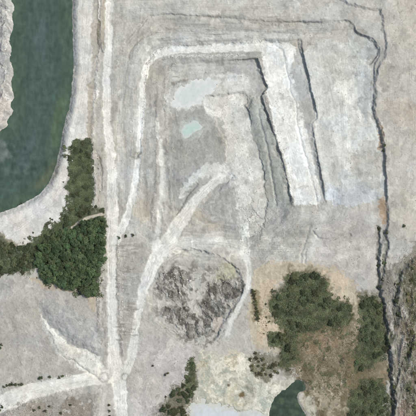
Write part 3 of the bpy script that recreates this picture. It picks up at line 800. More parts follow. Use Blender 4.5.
M_GROUND = ground_material()
M_WATER = water_material('murky_water', .18, .06)
M_MILK = water_material('milky_water', .3, .03, .06, 1.0)
M_BARK = plain_material('bark', (.10, .075, .055))
M_LEAF = leaf_material('tree_leaves', (.074, .116, .056))
M_LEAFD = leaf_material('scrub_leaves', (.072, .092, .048))
M_LEAFO = leaf_material('olive_leaves', (.105, .115, .055))
M_UNDER = leaf_material('undergrowth_leaves', (.064, .080, .042))
M_BROWN = leaf_material('olive_brown_leaves', (.155, .138, .084))
M_DRY = leaf_material('dry_grass', (.20, .17, .10))
M_ROCKP = plain_material('pale_limestone', (.50, .49, .46), .35, 1.0)
M_STONE = plain_material('mixed_stone', (.42, .405, .375), .45, .6)
M_ROCKG = plain_material('grey_rock', (.27, .26, .24), .4, .8)

# ------------------------------------------------------------------ mesh builders
def mesh_np(name, verts, quads, mat, attr=None, attr_name='soil', normals=None, smooth=True):
    me = bpy.data.meshes.new(name)
    k = quads.shape[1]
    me.vertices.add(len(verts)); me.vertices.foreach_set('co', verts.astype(np.float32).ravel())
    me.loops.add(quads.size); me.loops.foreach_set('vertex_index', quads.astype(np.int32).ravel())
    me.polygons.add(len(quads)); me.polygons.foreach_set('loop_start', np.arange(0, quads.size, k, dtype=np.int32))
    me.polygons.foreach_set('use_smooth', np.full(len(quads), smooth))
    me.update(calc_edges=True)
    if attr is not None:
        if attr.ndim == 2:
            at = me.attributes.new(attr_name, 'FLOAT_COLOR', 'POINT')
            at.data.foreach_set('color', np.column_stack([attr, np.ones(len(attr))]).astype(np.float32).ravel())
        else:
            at = me.attributes.new(attr_name, 'FLOAT', 'POINT')
            at.data.foreach_set('value', attr.astype(np.float32))
    if normals is not None:
        me.normals_split_custom_set_from_vertices(normals)
    me.materials.append(mat)
    return me

def link(name, me, parent=None):
    o = bpy.data.objects.new(name, me); COL.objects.link(o)
    if parent: o.parent = parent
    return o

def tag(o, label=None, cat=None, group=None, kind=None):
    if label: o['label'] = label
    if cat: o['category'] = cat
    if group: o['group'] = group
    if kind: o['kind'] = kind
    return o

def height(u, v):
    u = np.asarray(u, float); v = np.asarray(v, float)
    i = np.clip(np.searchsorted(us, u)-1, 0, NU-2); j = np.clip(np.searchsorted(vs, v)-1, 0, NV-2)
    fx = (u-us[i])/(us[i+1]-us[i]); fy = (v-vs[j])/(vs[j+1]-vs[j])
    return (H[j, i]*(1-fx)*(1-fy)+H[j, i+1]*fx*(1-fy)+H[j+1, i]*(1-fx)*fy+H[j+1, i+1]*fx*fy)

# the ground, cut into its pieces along roads, benches and faces
P = np.stack([U-208, 208-V, H], -1).reshape(-1, 3)
NR = np.stack([-gx, gy, np.ones_like(gx)], -1).reshape(-1, 3)
NR /= np.linalg.norm(NR, axis=1, keepdims=True)
CF = C.reshape(-1, 3)
idx = np.arange(NU*NV).reshape(NV, NU)
Q = np.stack([idx[:-1, :-1], idx[1:, :-1], idx[1:, 1:], idx[:-1, 1:]], -1).reshape(-1, 4)
ZF = Z[:-1, :-1].ravel()
LABEL = {
 'ground': 'pale grey stony ground of the quarry', 'haul_road': 'pale dusty haul road running straight past the wood',
 'dirt_road': 'pale dirt road curving off west from the junction', 'ramp_road': 'pale ramp road climbing out of the pit',
 'bench_road': 'narrow white road following the pit edge', 'shore_road': 'pale bank road around the green pond',
 'track': 'light narrow track winding south past spoil', 'path': 'thin footpath crossing the north tip of the wood',
 'quarry_floor': 'pale grey floor of the quarry pit', 'quarry_bench': 'white limestone bench around the pit',
 'upper_bench': 'wide pale upper bench below the quarry rim', 'quarry_face': 'steep grey cut rock faces between benches',
 'spoil_ground': 'dark lumpy spoil tipped south of the pit', 'pond_bed': 'beds of the ponds', 'sand': 'tan sandy ground above the scrub',
 'gully': 'dark gullies along the eastern scarp'}
for k, nm in enumerate(ZN):
    f = Q[ZF == k]
    if not len(f): continue
    vv, inv = np.unique(f, return_inverse=True)
    me = mesh_np(nm, P[vv], inv.reshape(-1, 4), M_GROUND, CF[vv], normals=NR[vv])
    o = link(nm, me)
    if nm == 'gravel_heap':
        tag(o, 'long grey crushed stone heap beside the haul road', 'stone heap')
    else:
        tag(o, LABEL[nm], kind='structure')

# ------------------------------------------------------------------ water
def water(name, pts, level, grow, cols, mat, label, cell=1.0, warp=1.0):
    """a sheet reaching a little under the banks; cols(u, v, d) gives the colour of the murk and any painted reflection"""
    p = chaikin(pts, 1)
    x0, y0 = p.min(0)-grow-2; x1, y1 = p.max(0)+grow+2
    x0 = max(x0, -60); y0 = max(y0, -60); x1 = min(x1, 476); y1 = min(y1, 476)
    a = np.arange(x0, x1, cell); b = np.arange(y0, y1, cell)
    A, B = [t.astype(np.float32) for t in np.meshgrid(a, b)]
    wx = warp_x(A, B); wy = warp_y(A, B)
    d = sdp(p, A+warp*wx, B+warp*wy)
    col = cols(A, B, d)
    vv = np.stack([A-208, 208-B, np.full(A.shape, level, np.float32)], -1).reshape(-1, 3)
    ii = np.arange(A.size).reshape(A.shape)
    q = np.stack([ii[:-1, :-1], ii[1:, :-1], ii[1:, 1:], ii[:-1, 1:]], -1).reshape(-1, 4)
    keep = (d.ravel()[q] < grow).any(1)
    q = q[keep]
    u_, inv = np.unique(q, return_inverse=True)
    me = mesh_np(name, vv[u_], inv.reshape(-1, 4), mat, col.reshape(-1, 3)[u_]/GAIN)
    return tag(link(name, me), label, kind='structure')

def lerp3(c, m, col):
    m = m[..., None]
    return c*(1-m)+lin(col)*m
def big_pond(A, B, d):
    c = np.empty(A.shape+(3,), np.float32); c[:] = lin((72, 91, 81))
    n = fbm(A*1.3, B*.5, 26, 4, 201)
    c = lerp3(c, np.clip(sm(-14, -30, d)*(.65+1.2*n), 0, 1), (80, 96, 92))  # bluish sky reflection painted into the pond's middle
    c = lerp3(c, np.clip(sm(-16, -2, d)*(.75+n), 0, .9), (78, 96, 80))
    c = lerp3(c, .9*sm(2, -2, sdp(chaikin([(56,99),(69,96),(68,106),(63,124),(60,140),(55,150),(51,140),(53,118)]), A+2*n*3, B)), (86, 104, 82))
    c = lerp3(c, .7*sm(3, -4, sdp(chaikin([(34,184),(48,168),(55,158),(54,170),(46,184),(36,190)]), A+5*n, B)), (104, 108, 84))
    w = sm(5, -5, sdp(chaikin([(-40,138),(10,140),(36,146),(40,168),(26,186),(0,190),(-40,192)]), A, B))
    k = fbm(A, B, 7, 3, 221)
    c = lerp3(c, w*np.clip(.2+1.6*k, 0, .5), (58, 78, 70))
    c = lerp3(c, w*np.clip(-.2-1.8*k, 0, .4), (98, 112, 104))
    c = lerp3(c, .35*sm(4, -4, sdp(chaikin([(-20,140),(4,140),(9,152),(4,164),(-20,166)]), A+6*k, B)), (140, 146, 146))
    c *= (1+.34*fbm(A*1.5, B*.5, 11, 4, 231, .6)+.26*fbm(A, B, 5, 3, 236))[..., None]  # streaks of reflected cloud painted in, plus random mottling
    return c
water('pond', POND, WL, 1.5, big_pond, M_WATER, 'large dark green pond in the north west corner', 1.0, .45)
def green_pond(A, B, d):
    c = np.empty(A.shape+(3,), np.float32); c[:] = lin((58, 74, 63))
    c = lerp3(c, np.clip(.1+2*fbm(A, B, 8, 3, 243), 0, .7), (80, 96, 74))
    return c*(1+.5*fbm(A, B, 6, 4, 241))[..., None]
water('pond', POND2, WL2, 1.2, green_pond, M_WATER, 'small dark green pond at the south edge', .6, .8)
def milk_pond(A, B, d):
    c = np.empty(A.shape+(3,), np.float32); c[:] = lin((202, 208, 212))
    n = fbm(A, B, 8, 3, 253)
    c = lerp3(c, np.clip(sm(-9, 0, d+8*n), 0, .85), (200, 200, 188)); c = lerp3(c, np.clip(2*n-.2, 0, .6), (186, 196, 196))
    return c*(1+.10*fbm(A, B, 9, 3, 251))[..., None]
water('pond', MILK, WLM, 1.0, milk_pond, M_MILK, 'milky pale blue pond at the south edge', .6, 2.6)
def mint_pond(A, B, d):
    c = np.empty(A.shape+(3,), np.float32); c[:] = lin((205, 212, 209))
    c = lerp3(c, np.clip(sm(-6, 0, d+7*fbm(A, B, 6, 3, 263)), 0, .9), (218, 219, 214))
    return c*(1+.10*fbm(A, B, 7, 4, 261))[..., None]
water('pool', MINT1, WM1, .8, mint_pond, M_MILK, 'wide shallow milky pool on the pit floor', .5, 2.2)
def mint_pond2(A, B, d):
    c = np.empty(A.shape+(3,), np.float32); c[:] = lin((186, 205, 197))
    c = lerp3(c, np.clip(sm(-4, .5, d+5*fbm(A, B, 5, 3, 273)), 0, .8), (200, 205, 199))
    return c*(1+.06*fbm(A, B, 5, 3, 271))[..., None]
water('pool', MINT2, WM2, .8, mint_pond2, M_MILK, 'small mint green pool on the pit floor', .5, .7)

# ------------------------------------------------------------------ trees and shrubs
def tube(a, b, r0, r1, n=6):
    a = np.array(a, float); b = np.array(b, float); d = b-a; d /= np.linalg.norm(d)
    s = np.cross(d, [0.3, 0.9, 0.1]); s /= np.linalg.norm(s); t = np.cross(d, s)
    an = np.arange(n)*2*math.pi/n
    ring = np.cos(an)[:, None]*s+np.sin(an)[:, None]*t
    v = np.vstack([a+ring*r0, b+ring*r1])
    q = np.array([[i, (i+1) % n, n+(i+1) % n, n+i] for i in range(n)])
    return v, q

def wood_mesh(name, r, hgt, stems, seed):
    g = np.random.default_rng(seed)
    vs_, qs, o = [], [], 0
    def add(t):
        nonlocal o
        vs_.append(t[0]); qs.append(t[1]+o); o += len(t[0])
    for s in range(stems):
        lean = g.normal(0, .12 if stems == 1 else .45, 2)*hgt*.4
        base = np.array([0, 0, -.4]) if stems == 1 else np.array([*g.normal(0, .15, 2), -.3])
        top = np.array([lean[0], lean[1], hgt*.62])
        th = hgt*.028 if stems == 1 else hgt*.02
        mid = base+(top-base)*.5+np.array([*g.normal(0, .1, 2), 0])
        add(tube(base, mid, th*1.5, th*1.05)); add(tube(mid, top, th*1.05, th*.45))
        for k in range(5 if stems == 1 else 2):
            t = g.uniform(.45, 1); p0 = base+(top-base)*t; a = g.uniform(0, 6.28)
            p1 = p0+np.array([math.cos(a)*r*.7, math.sin(a)*r*.7, hgt*g.uniform(.1, .28)])
            add(tube(p0, p1, th*.6, th*.15, 5))
    return mesh_np(name, np.vstack(vs_), np.vstack(qs), M_BARK)

def crown_mesh(name, r, hgt, mat, seed, low=.3, n_clump=26, n_leaf=34, leaf=.42):
    g = np.random.default_rng(seed)
    cz = hgt*(low+(1-low)*.5); rz = hgt*(1-low)*.5
    V_, Q_, A_ = [], [], []
    for c in range(n_clump):
        d = g.normal(size=3); d /= np.linalg.norm(d); d[2] = abs(d[2])*.9-.25*(g.random() < .4)
        rad = g.uniform(.35, .92)**.7
        lob = 1+.28*math.sin(3*math.atan2(d[1], d[0])+seed)+.15*g.normal()
        p = np.array([d[0]*r*rad*lob, d[1]*r*rad*lob, cz+d[2]*rz*rad])
        cr = r*g.uniform(.26, .42); tone = g.uniform(.72, 1.35)
        n = n_leaf
        q = g.normal(size=(n, 3)); q /= np.linalg.norm(q, axis=1, keepdims=True)
        q *= (g.random((n, 1))**.4)*cr; q[:, 2] *= .75
        ctr = p+q
        nr = q/cr+np.array([0, 0, .7])+g.normal(0, .45, (n, 3)); nr /= np.linalg.norm(nr, axis=1, keepdims=True)
        s = np.cross(nr, g.normal(size=(n, 3))); s /= np.linalg.norm(s, axis=1, keepdims=True); t = np.cross(nr, s)
        L = leaf*g.uniform(.6, 1.3, (n, 1)); W = L*g.uniform(.5, .8, (n, 1))
        quad = np.stack([ctr-s*L, ctr-t*W+nr*L*.12, ctr+s*L, ctr+t*W+nr*L*.12], 1)
        V_.append(quad.reshape(-1, 3)); A_.append(np.repeat(tone*g.uniform(.8, 1.2, n), 4))
    v = np.vstack(V_); q = np.arange(len(v)).reshape(-1, 4)
    return mesh_np(name, v, q, mat, np.concatenate(A_), 'leaf', smooth=False)

PROTO = {}
def protos(kind, n, r, h, mat, stems, **kw):
    out = []
    for i in range(n):
        s = hash_seed = 1000+len(PROTO)*50+i
        f = 1+.25*((i/(max(n-1, 1)))-.5)
        out.append((r*f, wood_mesh('trunk' if stems == 1 else 'stems', r*f, h*f, stems, s), crown_mesh('crown', r*f, h*f, mat, s+7, **kw)))
    PROTO[kind] = out
protos('tree', 8, 3.4, 6.0, M_LEAF, 1, low=.2, n_clump=34, n_leaf=42, leaf=.36)
protos('shrub', 8, 3.0, 1.7, M_LEAFD, 4, low=.05, n_clump=34, n_leaf=40, leaf=.32)
protos('olive', 5, 2.3, 2.2, M_LEAFO, 4, low=.05, n_clump=20, n_leaf=30, leaf=.26)
protos('bush', 4, 1.35, 1.5, M_LEAFD, 3, low=.05, n_clump=18, n_leaf=28, leaf=.22)

def plant(kind, name, u, v, s, label, cat, group, wname=None):
    r, wm, cm = random.choice(PROTO[kind])
    e = bpy.data.objects.new(name, None); e.empty_display_size = .3; COL.objects.link(e)
    e.location = (u-208, 208-v, float(height(u, v))-.03)
    e.rotation_euler = (0, 0, random.uniform(0, 6.283)); e.scale = (s, s, s*random.uniform(.85, 1.15))
    tag(e, label, cat, group)
    link(wname or ('trunk' if kind == 'tree' else 'stems'), wm, e); link('crown', cm, e)
    return e

def inside(pts, u, v):
    return float(sdp(chaikin(pts, 1), np.array([[u]], np.float32), np.array([[v]], np.float32))[0, 0])

def scatter(pts, n, mind, margin=0.0, avoid=(), frame=True):
    p = chaikin(pts, 1); x0, y0 = p.min(0); x1, y1 = p.max(0)
    if frame: x0 = max(x0, -4); y0 = max(y0, -4); x1 = min(x1, 420); y1 = min(y1, 420)
    cand = np.column_stack([rng.uniform(x0, x1, n*40), rng.uniform(y0, y1, n*40)]).astype(np.float32)
    d = sdp(p, cand[:, 0], cand[:, 1]); cand = cand[d+6*fbm(cand[:, 0], cand[:, 1], 13, 2, 701) < 1.0-margin]
    for a in avoid:
        d = sdp(np.asarray(a, float), cand[:, 0], cand[:, 1]); cand = cand[d > .7]
    out = []
    for c in cand:
        if len(out) >= n: break
        if not out or min((c[0]-o[0])**2+(c[1]-o[1])**2 for o in out) > mind*mind: out.append(c)
    return [(float(a), float(b)) for a, b in out]

n_tree = 0
PATHBAND = [(106,211.5),(94,214.3),(84,217.8),(71,226),(71,230),(84,221.2),(94,217.8),(106,215.6)]
for (u, v) in scatter(WOOD, 250, 3.0, 1.0, [PATHBAND]):
    if u > 97: lab, g_ = 'dark green tree on the wood edge beside the haul road', 'trees on the wood edge by the haul road'
    elif v < 238: lab, g_ = 'green tree at the north tip of the wood near the footpath', 'trees at the wood tip by the footpath'
    elif v > 274: lab, g_ = 'green tree on the south edge of the wood above stony field', 'trees on the south edge of the wood'
    elif u < 55: lab, g_ = 'green tree on the ragged west edge of the wood', 'trees on the west edge of the wood'
    else: lab, g_ = 'dark green tree deep inside the dense wood', 'trees inside the wood'
    sc = random.choice([random.uniform(.5, .7), random.uniform(.65, .85), random.uniform(.8, 1.05)])
    size = 'small' if sc < .66 else ('medium sized' if sc < .84 else 'large')
    if 'deep' in lab:
        q = ('north ' if v < 257 else 'south ')+('west' if u < 76 else 'east')
        lab += f', {q} part'; g_ += f', {q} part'
    plant('tree', 'tree', u, v, sc, f'{size} {lab}', 'tree', f'{size} {g_}')
for poly_, n, md, kind, s0, s1, lab, g_ in (
    (S1, 48, 4.4, 'shrub', .45, 1.25, 'dark green shrub in the scrub thicket on the tan sand', 'shrubs of the thicket on the sand'),
    (S1B, 4, 3.0, 'shrub', .6, .9, 'dark shrub in the small clump just west of the thicket', 'shrubs of the small clump'),
    (S2, 28, 4.0, 'shrub', .4, 1.15, 'dark green shrub in the narrow belt beside the eastern gully', 'shrubs of the belt beside the gully'),
    (S3, 24, 4.0, 'shrub', .4, 1.15, 'green shrub in the thicket at the south east edge', 'shrubs of the south east thicket'),
    (S4, 28, 3.2, 'shrub', .5, 1.0, 'dark shrub on the bank north of the milky pond', 'shrubs on the bank by the milky pond'),
    (S5, 14, 3.4, 'olive', .7, 1.1, 'grey green shrub in the ring clump east of the cream sediment', 'shrubs east of the cream sediment'),
    (STRIP, 30, 3.8, 'shrub', .45, .95, 'dark green shrub in the strip along the pond road', 'shrubs along the pond road'),
    (WSCRUB, 40, 3.6, 'shrub', .75, 1.3, 'blue green shrub in the scrub south of the pale pad', 'shrubs south of the pale pad')):
    pts_ = scatter(poly_, n, md, .8, [PATHBAND])
    if poly_ is STRIP: pts_ += scatter([(80,208),(102,205),(104,212),(84,218),(74,224)], 9, 2.6, .2, [PATHBAND])
    cu_, cv_ = np.mean(pts_, 0)
    ex_ = np.ptp(np.array(pts_), axis=0)*.5+.1
    for (u, v) in pts_:
        sc = random.uniform(s0, s1); t = (sc-s0)/(s1-s0)
        a_, b_ = (u-cu_)/ex_[0], (v-cv_)/ex_[1]
        side = 'middle' if max(abs(a_), abs(b_)) < .35 else (('east' if a_ > 0 else 'west') if abs(a_) > abs(b_) else ('south' if b_ > 0 else 'north'))
        size = 'small' if t < .33 else ('medium' if t < .67 else 'large')
        plant(kind, 'shrub', u, v, sc, f'{size} {lab}, {side} part', 'shrub', f'{size} {g_}, {side} part')
for poly_, n, md, sz0, sz1, lab in (([(402,264),(420,256),(420,420),(404,420),(412,340)], 20, 5.0, .6, 1.2, 'olive shrub on the rough slope east of the gully'),
                                   ([(262,298),(270,302),(270,322),(284,330),(276,336),(262,332)], 6, 3.8, .3, .7, 'low olive shrub on the sand between hedge and thicket'),
                                   ([(248,354),(286,356),(282,370),(270,382),(252,372)], 8, 3.4, .5, 1.0, 'grey green shrub filling the clump by the cream sediment')):
    pts_ = scatter(poly_, n, md, .5)
    for (u, v) in pts_:
        sc = random.uniform(sz0, sz1); half = 'north half' if v < np.median([p[1] for p in pts_]) else 'south half'
        size = 'tiny' if sc < (sz0+sz1)/2 else 'wider'
        plant('olive', 'shrub', u, v, sc, f'{size} {lab}, {half}', 'shrub', f'{size}, {lab}, {half}')
# the short hedge in the sand
for i in range(9):
    plant('olive', 'shrub', 253.5+i*.55+random.uniform(-.6, .6), 291+i*3.4, random.uniform(.8, 1.1),
          'olive shrub in the short north south hedge beside the thicket', 'shrub', 'shrubs of the short hedge')
# gully shrubs
for pts, dep, w in GUL[:4]:
    p = chaikin(pts, 2, False)
    for q in p[::4]:
        if q[1] < 418 and random.random() < .7:
            plant('bush', 'shrub', q[0]+random.uniform(-1.5, 1.5), q[1]+random.uniform(-1, 1), random.uniform(.9, 1.9),
                  'small dark shrub growing along the eastern gully', 'shrub', 'shrubs along the eastern gully', None)
# single bushes
for (u, v, lab) in ((119.3,237.6,'leftmost of three small round bushes in a row by the road fork'), (126.3,235.9,'middle of three small round bushes in a row by the road fork'),
                    (133,235.0,'rightmost of three small round bushes in a row by the road fork')):
    plant('bush', 'bush', u, v, 1.15, lab, 'bush', 'three bushes by the road fork')
for (u, v, s) in ((5,386,1.0),(8,384.6,1.1),(11,384.2,1.2),(13.5,383.2,1.3),(16.5,384,1.2),(20,383.8,1.0),(23,383.6,1.2)):
    plant('bush', 'bush', u, v, s, 'dark bush in the clump on the verge of the western dirt road', 'bush', 'bushes on the verge of the dirt road')
for (u, v, s, lab) in ((40.5,377.2,1.3,'dark round bush west end of the small verge row'),(42.5,376.8,1.1,'dark bush second in the small verge row'),
                       (50.5,376,1.2,'olive bush in the middle of the small verge row'),(60,376.6,1.1,'bush near the east end of the verge row'),
                       (63.5,375.2,1.1,'last bush at the east end of the verge row')):
    plant('bush', 'bush', u, v, s, lab, 'bush', 'bushes in the small verge row')
for (u, v) in ((35,409),(40,406.5),(46,410),(50,405.5),(62,412),(71,404),(1,409),(3,406)):
    plant('bush', 'bush', u, v, random.uniform(.8, 1.2), 'small dark bush in rough ground south of the dirt road', 'bush', 'bushes south of the dirt road')
for (u, v) in ((1.5,347),(2.5,344),(109.5,404),(109.8,410),(110.2,415)):
    plant('bush', 'bush', u, v, 1.0, 'small dark bush standing alone at field or road edge' if u < 50 else 'small bush on the strip between the two southern roads', 'bush',
          'bushes at the west field edge' if u < 50 else 'bushes between the southern roads')
for (u, v) in ((165.5,374),(168,372.5),(166,396),(167,404),(161,409),(164,410),(153,365)):
    plant('bush', 'bush', u, v, .9, 'small dark bush dotted over the pale field above the bank', 'bush', 'bushes on the pale field')
for (u, v, lab) in ((383.5,146,'dark bush at the foot of the eastern rim face'), (382.8,151,'lower dark bush at the foot of the eastern rim face'), (403,226,'lone dark bush on the pale ground east of the rim')):
    plant('bush', 'bush', u, v, 1.2, lab, 'bush', 'bushes by the eastern rim')
for (u, v) in ((12,207.5),(20,204.2),(22,203.4),(18,205),(51,218.5),(53,219.6),(34,232.5)):
    plant('bush', 'bush', u, v, .75, 'tiny dark bush on the pale bank beside the big pond' if v < 210 else 'tiny bush on the pale pad south of the pond', 'bush',
          'bushes on the pond bank' if v < 210 else 'bushes on the pad')

# grass tufts under and around the scrub
def tufts(zones, density, mat, soft=0.0, big=1.0, patch=None):
    V_, Q_, A_ = [], [], []
    for p in zones:
        pts = chaikin(p, 1); x0, y0 = pts.min(0)-2; x1, y1 = pts.max(0)+2
        n = int((x1-x0)*(y1-y0)*density)
        c = np.column_stack([rng.uniform(x0, x1, n), rng.uniform(y0, y1, n)]).astype(np.float32)
        d = sdp(pts, c[:, 0], c[:, 1])
        nz = fbm(c[:, 0], c[:, 1], 9, 3, 501)
        d = np.where(sdp(np.asarray(PATHBAND, float), c[:, 0], c[:, 1]) < .3, 99, d)
        if patch is not None: d = np.where(nz+.6*fbm(c[:, 0], c[:, 1], 4, 2, 521) > patch, d, 99)
        c = c[(d+nz*14*(patch is None) < 3.5*rng.random(n)-1.5+soft) & (c[:, 0] > -8) & (c[:, 0] < 424) & (c[:, 1] < 424)]
        n = len(c)
        b = np.column_stack([c[:, 0]-208, 208-c[:, 1], height(c[:, 0], c[:, 1])])
        a = rng.uniform(0, 6.28, n); L = rng.uniform(.2, .45, n)*big
        dx, dy = np.cos(a)*L, np.sin(a)*L; hh = rng.uniform(.12, .4, n)*big
        q = np.stack([b+np.column_stack([-dx, -dy, 0*hh-.03]), b+np.column_stack([dx*.3-dy*.4, dy*.3+dx*.4, hh*.6]),
                      b+np.column_stack([dx*1.4, dy*1.4, hh]), b+np.column_stack([dy*.5, -dx*.5, hh*.4])], 1)
        V_.append(q.reshape(-1, 3)); A_.append(np.repeat(rng.uniform(.7, 1.5, n)*(1+.9*fbm(c[:, 0], c[:, 1], 8, 3, 511)), 4))
    v = np.vstack(V_)
    return mesh_np('grass', v, np.arange(len(v)).reshape(-1, 4), mat, np.concatenate(A_), 'leaf', smooth=False)
tag(link('grass', tufts([STRIP, WSCRUB, S4, S5], 1.6, M_LEAFO)), 'rough grass and weeds between the shrubs', 'grass', kind='stuff')
tag(link('dry_grass', tufts([[(292,328),(352,322),(362,340),(354,380),(300,382)], [(404,268),(430,256),(430,430),(404,430)], [(0,402),(90,396),(88,430),(0,430)],
                             [(262,300),(270,300),(268,330),(258,332)]], 1.0, M_DRY, 0)), 'thin dry grass on the brown ground around the thickets', 'grass', kind='stuff')
tag(link('low_weeds', tufts([S1, S2, S3, [(284,326),(350,320),(362,336),(358,376),(346,400),(300,384),(288,360)], [(340,356),(372,360),(376,380),(350,394)], S4, [(402,262),(430,250),(430,430),(400,430)]],
                             1.2, M_BROWN, 3.5, 1.2)), 'low olive brown weeds fringing the thickets', 'weeds', kind='stuff')
tag(link('scattered_scrub', tufts([[(298,330),(350,326),(358,344),(354,384),(334,398),(308,388),(298,364)], [(404,268),(430,256),(430,430),(404,430)]], 4.0, M_UNDER, 0, 1.4, .2)),
    'low dark scrub dotted over the brown ground', 'scrub', kind='stuff')
tag(link('undergrowth', tufts([S1, S1B, S2, S3, WOOD, STRIP, STRIP, [(-8,246),(14,252),(30,248),(34,264),(20,270),(-8,274)], [(190,354),(197,374),(192,392),(186,384),(190,374)], [(80,176),(92,170),(92,206),(82,216),(76,212)]], 4.0, M_UNDER, 1.5, 1.7)), 'low dark undergrowth filling the thickets', 'undergrowth', kind='stuff')

# ------------------------------------------------------------------ rocks
def rock_template(seed):
    g = np.random.default_rng(seed)
    t = (1+5**.5)/2
    v = np.array([(-1,t,0),(1,t,0),(-1,-t,0),(1,-t,0),(0,-1,t),(0,1,t),(0,-1,-t),(0,1,-t),(t,0,-1),(t,0,1),(-t,0,-1),(-t,0,1)], float)
    v /= np.linalg.norm(v, axis=1, keepdims=True)
    f = np.array([(0,11,5),(0,5,1),(0,1,7),(0,7,10),(0,10,11),(1,5,9),(5,11,4),(11,10,2),(10,7,6),(7,1,8),(3,9,4),(3,4,2),(3,2,6),(3,6,8),(3,8,9),
                  (4,9,5),(2,4,11),(6,2,10),(8,6,7),(9,8,1)])
    v *= g.uniform(.65, 1.25, (12, 1)); v *= np.array([1, g.uniform(.6, 1), g.uniform(.5, .8)])
    return v, f
TPL = [rock_template(s) for s in range(8)]
BM = {}
for mk, mat in (('pale', M_ROCKP), ('grey', M_ROCKG)):
    BM[mk] = [mesh_np('boulder', v, f, mat, smooth=False) for v, f in TPL]

def boulder(u, v, s, mk, label, group):
    k = random.randrange(8)
    o = link('boulder', BM[mk][k]); o.location = (u-208, 208-v, float(height(u, v))+s*.12)
    o.rotation_euler = (random.uniform(-.2, .2), random.uniform(-.2, .2), random.uniform(0, 6.28)); o.scale = (s, s, s)
    tag(o, label, 'boulder', group)
def along(pts, n, spread, s0, s1, mk, label, group):
    p = chaikin(pts, 2, False); seg = np.linalg.norm(np.diff(p, axis=0), axis=1); cum = np.concatenate([[0], np.cumsum(seg)])
    for i in range(n):
        t = random.uniform(0, cum[-1]); k = min(int(np.searchsorted(cum, t, 'right'))-1, len(seg)-1)
        c = p[k]+(p[k+1]-p[k])*((t-cum[k])/seg[k])
        boulder(c[0]+random.gauss(0, spread), c[1]+random.gauss(0, spread), random.uniform(s0, s1)*random.uniform(.7, 1), mk, label, group)
along([(103,228),(103.5,250),(100,275),(98,300),(100,335)], 34, 1.2, .5, 1.1, 'pale', 'pale boulder in the row between wood and haul road', 'boulders between wood and haul road')
along([(120,245),(122,290),(124,330)], 34, 2.6, .5, 1.1, 'pale', 'pale boulder on the verge east of the haul road', 'boulders on the east verge')
along([(96,150),(100,170),(101,190),(98,208)], 22, 1.4, .5, 1.1, 'grey', 'grey boulder in the heap line north of the wood', 'boulders north of the wood')
along([(165,274),(178,272),(188,280),(180,296)], 26, 3.0, .6, 1.4, 'pale', 'pale boulder on the dark northern spoil heap', 'boulders on the north spoil heap')
along([(206,300),(212,316),(200,322),(180,312)], 26, 3.2, .5, 1.2, 'grey', 'grey boulder on the southern spoil heaps', 'boulders on the south spoil heaps')
along([(4,20),(8,40),(6,70),(8,100)], 30, 2.6, .6, 1.4, 'pale', 'pale boulder on the rocky west bank of the pond', 'boulders on the west pond bank')
along([(68,146),(71,158),(68,168)], 16, 1.8, .5, 1.1, 'pale', 'pale boulder on the bank just below the pond road', 'boulders below the pond road')
along([(236,200),(250,210),(258,230),(252,245)], 28, 4.5, .5, 1.3, 'pale', 'pale block of rock strewn at the pit mouth', 'blocks at the pit mouth')
along([(386,280),(390,305),(393,330),(398,360)], 26, 3.4, .6, 1.4, 'grey', 'grey boulder in the gullies of the eastern scarp', 'boulders in the eastern gullies')
along([(250,356),(262,358),(272,370)], 14, 3.0, .5, 1.1, 'pale', 'pale boulder among shrubs east of the cream sediment', 'boulders among the east shrubs')
along([(262,100),(270,130),(282,165),(289,198)], 26, 2.0, .4, .9, 'grey', 'grey fallen block below the dark inner pit face', 'fallen blocks below the inner face')

def rubble(zones, tpl=None, nv=12):
    TP = tpl or TPL
    V_, F_, o = [], [], 0
    for pts, n, s0, s1, is_line in zones:
        if is_line:
            p = chaikin(pts, 2, False); k = rng.integers(0, len(p)-1, n); t = rng.random((n, 1))
            c = p[k]*(1-t)+p[k+1]*t + rng.normal(0, is_line, (n, 2))
        else:
            p = chaikin(pts, 1); x0, y0 = p.min(0); x1, y1 = p.max(0)
            c = np.column_stack([rng.uniform(x0, x1, n), rng.uniform(y0, y1, n)]).astype(np.float32)
            c = c[sdp(p, c[:, 0], c[:, 1]) < 0]
        c = c[(c[:, 0] > -8) & (c[:, 0] < 424) & (c[:, 1] > -8) & (c[:, 1] < 424)]
        if tpl: c = c[fbm(c[:, 0], c[:, 1], 13, 3, 601)+.25*rng.normal(size=len(c)) > .44]
        n = len(c); z = height(c[:, 0], c[:, 1])
        s = (s0+(s1-s0)*rng.random(n)**3)
        for i in range(n):
            V_.append((c[i, 0]-208, 208-c[i, 1], z[i]+s[i]*.2, s[i], rng.uniform(0, 6.28), i % 8))
    A = np.array(V_)
    out_v, out_f, o = [], [], 0
    for k in range(8):
        a = A[A[:, 5] == k]; v, f = TP[k]
        cs, sn = np.cos(a[:, 4])[:, None], np.sin(a[:, 4])[:, None]
        x = v[None, :, 0]*cs-v[None, :, 1]*sn; y = v[None, :, 0]*sn+v[None, :, 1]*cs
        w = np.stack([x, y, np.broadcast_to(v[None, :, 2], x.shape)], -1)*a[:, 3][:, None, None]+a[:, None, :3]
        out_v.append(w.reshape(-1, 3)); out_f.append((f[None]+(np.arange(len(a))*nv)[:, None, None]).reshape(-1, 3)+o); o += len(a)*nv
    return np.vstack(out_v), np.vstack(out_f)
v, f = rubble([(b[0], 420, .12, .6, 1.0) for b in BERMS] +
              [(HEAP, 1400, .12, .5, 0), *[(p_, 170, .2, .9, 0) for p_ in SPOILS], (FLOOR, 900, .12, .5, 0), (TALUS, 900, .12, .6, 0),
               ([(-10,285),(60,286),(98,300),(100,372),(0,388),(-10,388)], 2600, .12, .5, 0),
               ([(-8,-8),(11,-8),(11,120),(-8,130)], 700, .15, .8, 0), ([(118,240),(136,240),(134,340),(120,340)], 700, .12, .6, 0),
               ([(380,250),(424,240),(424,424),(392,424)], 2200, .14, .7, 0), ([(235,205),(300,208),(300,262),(240,262)], 1300, .12, .6, 0)])
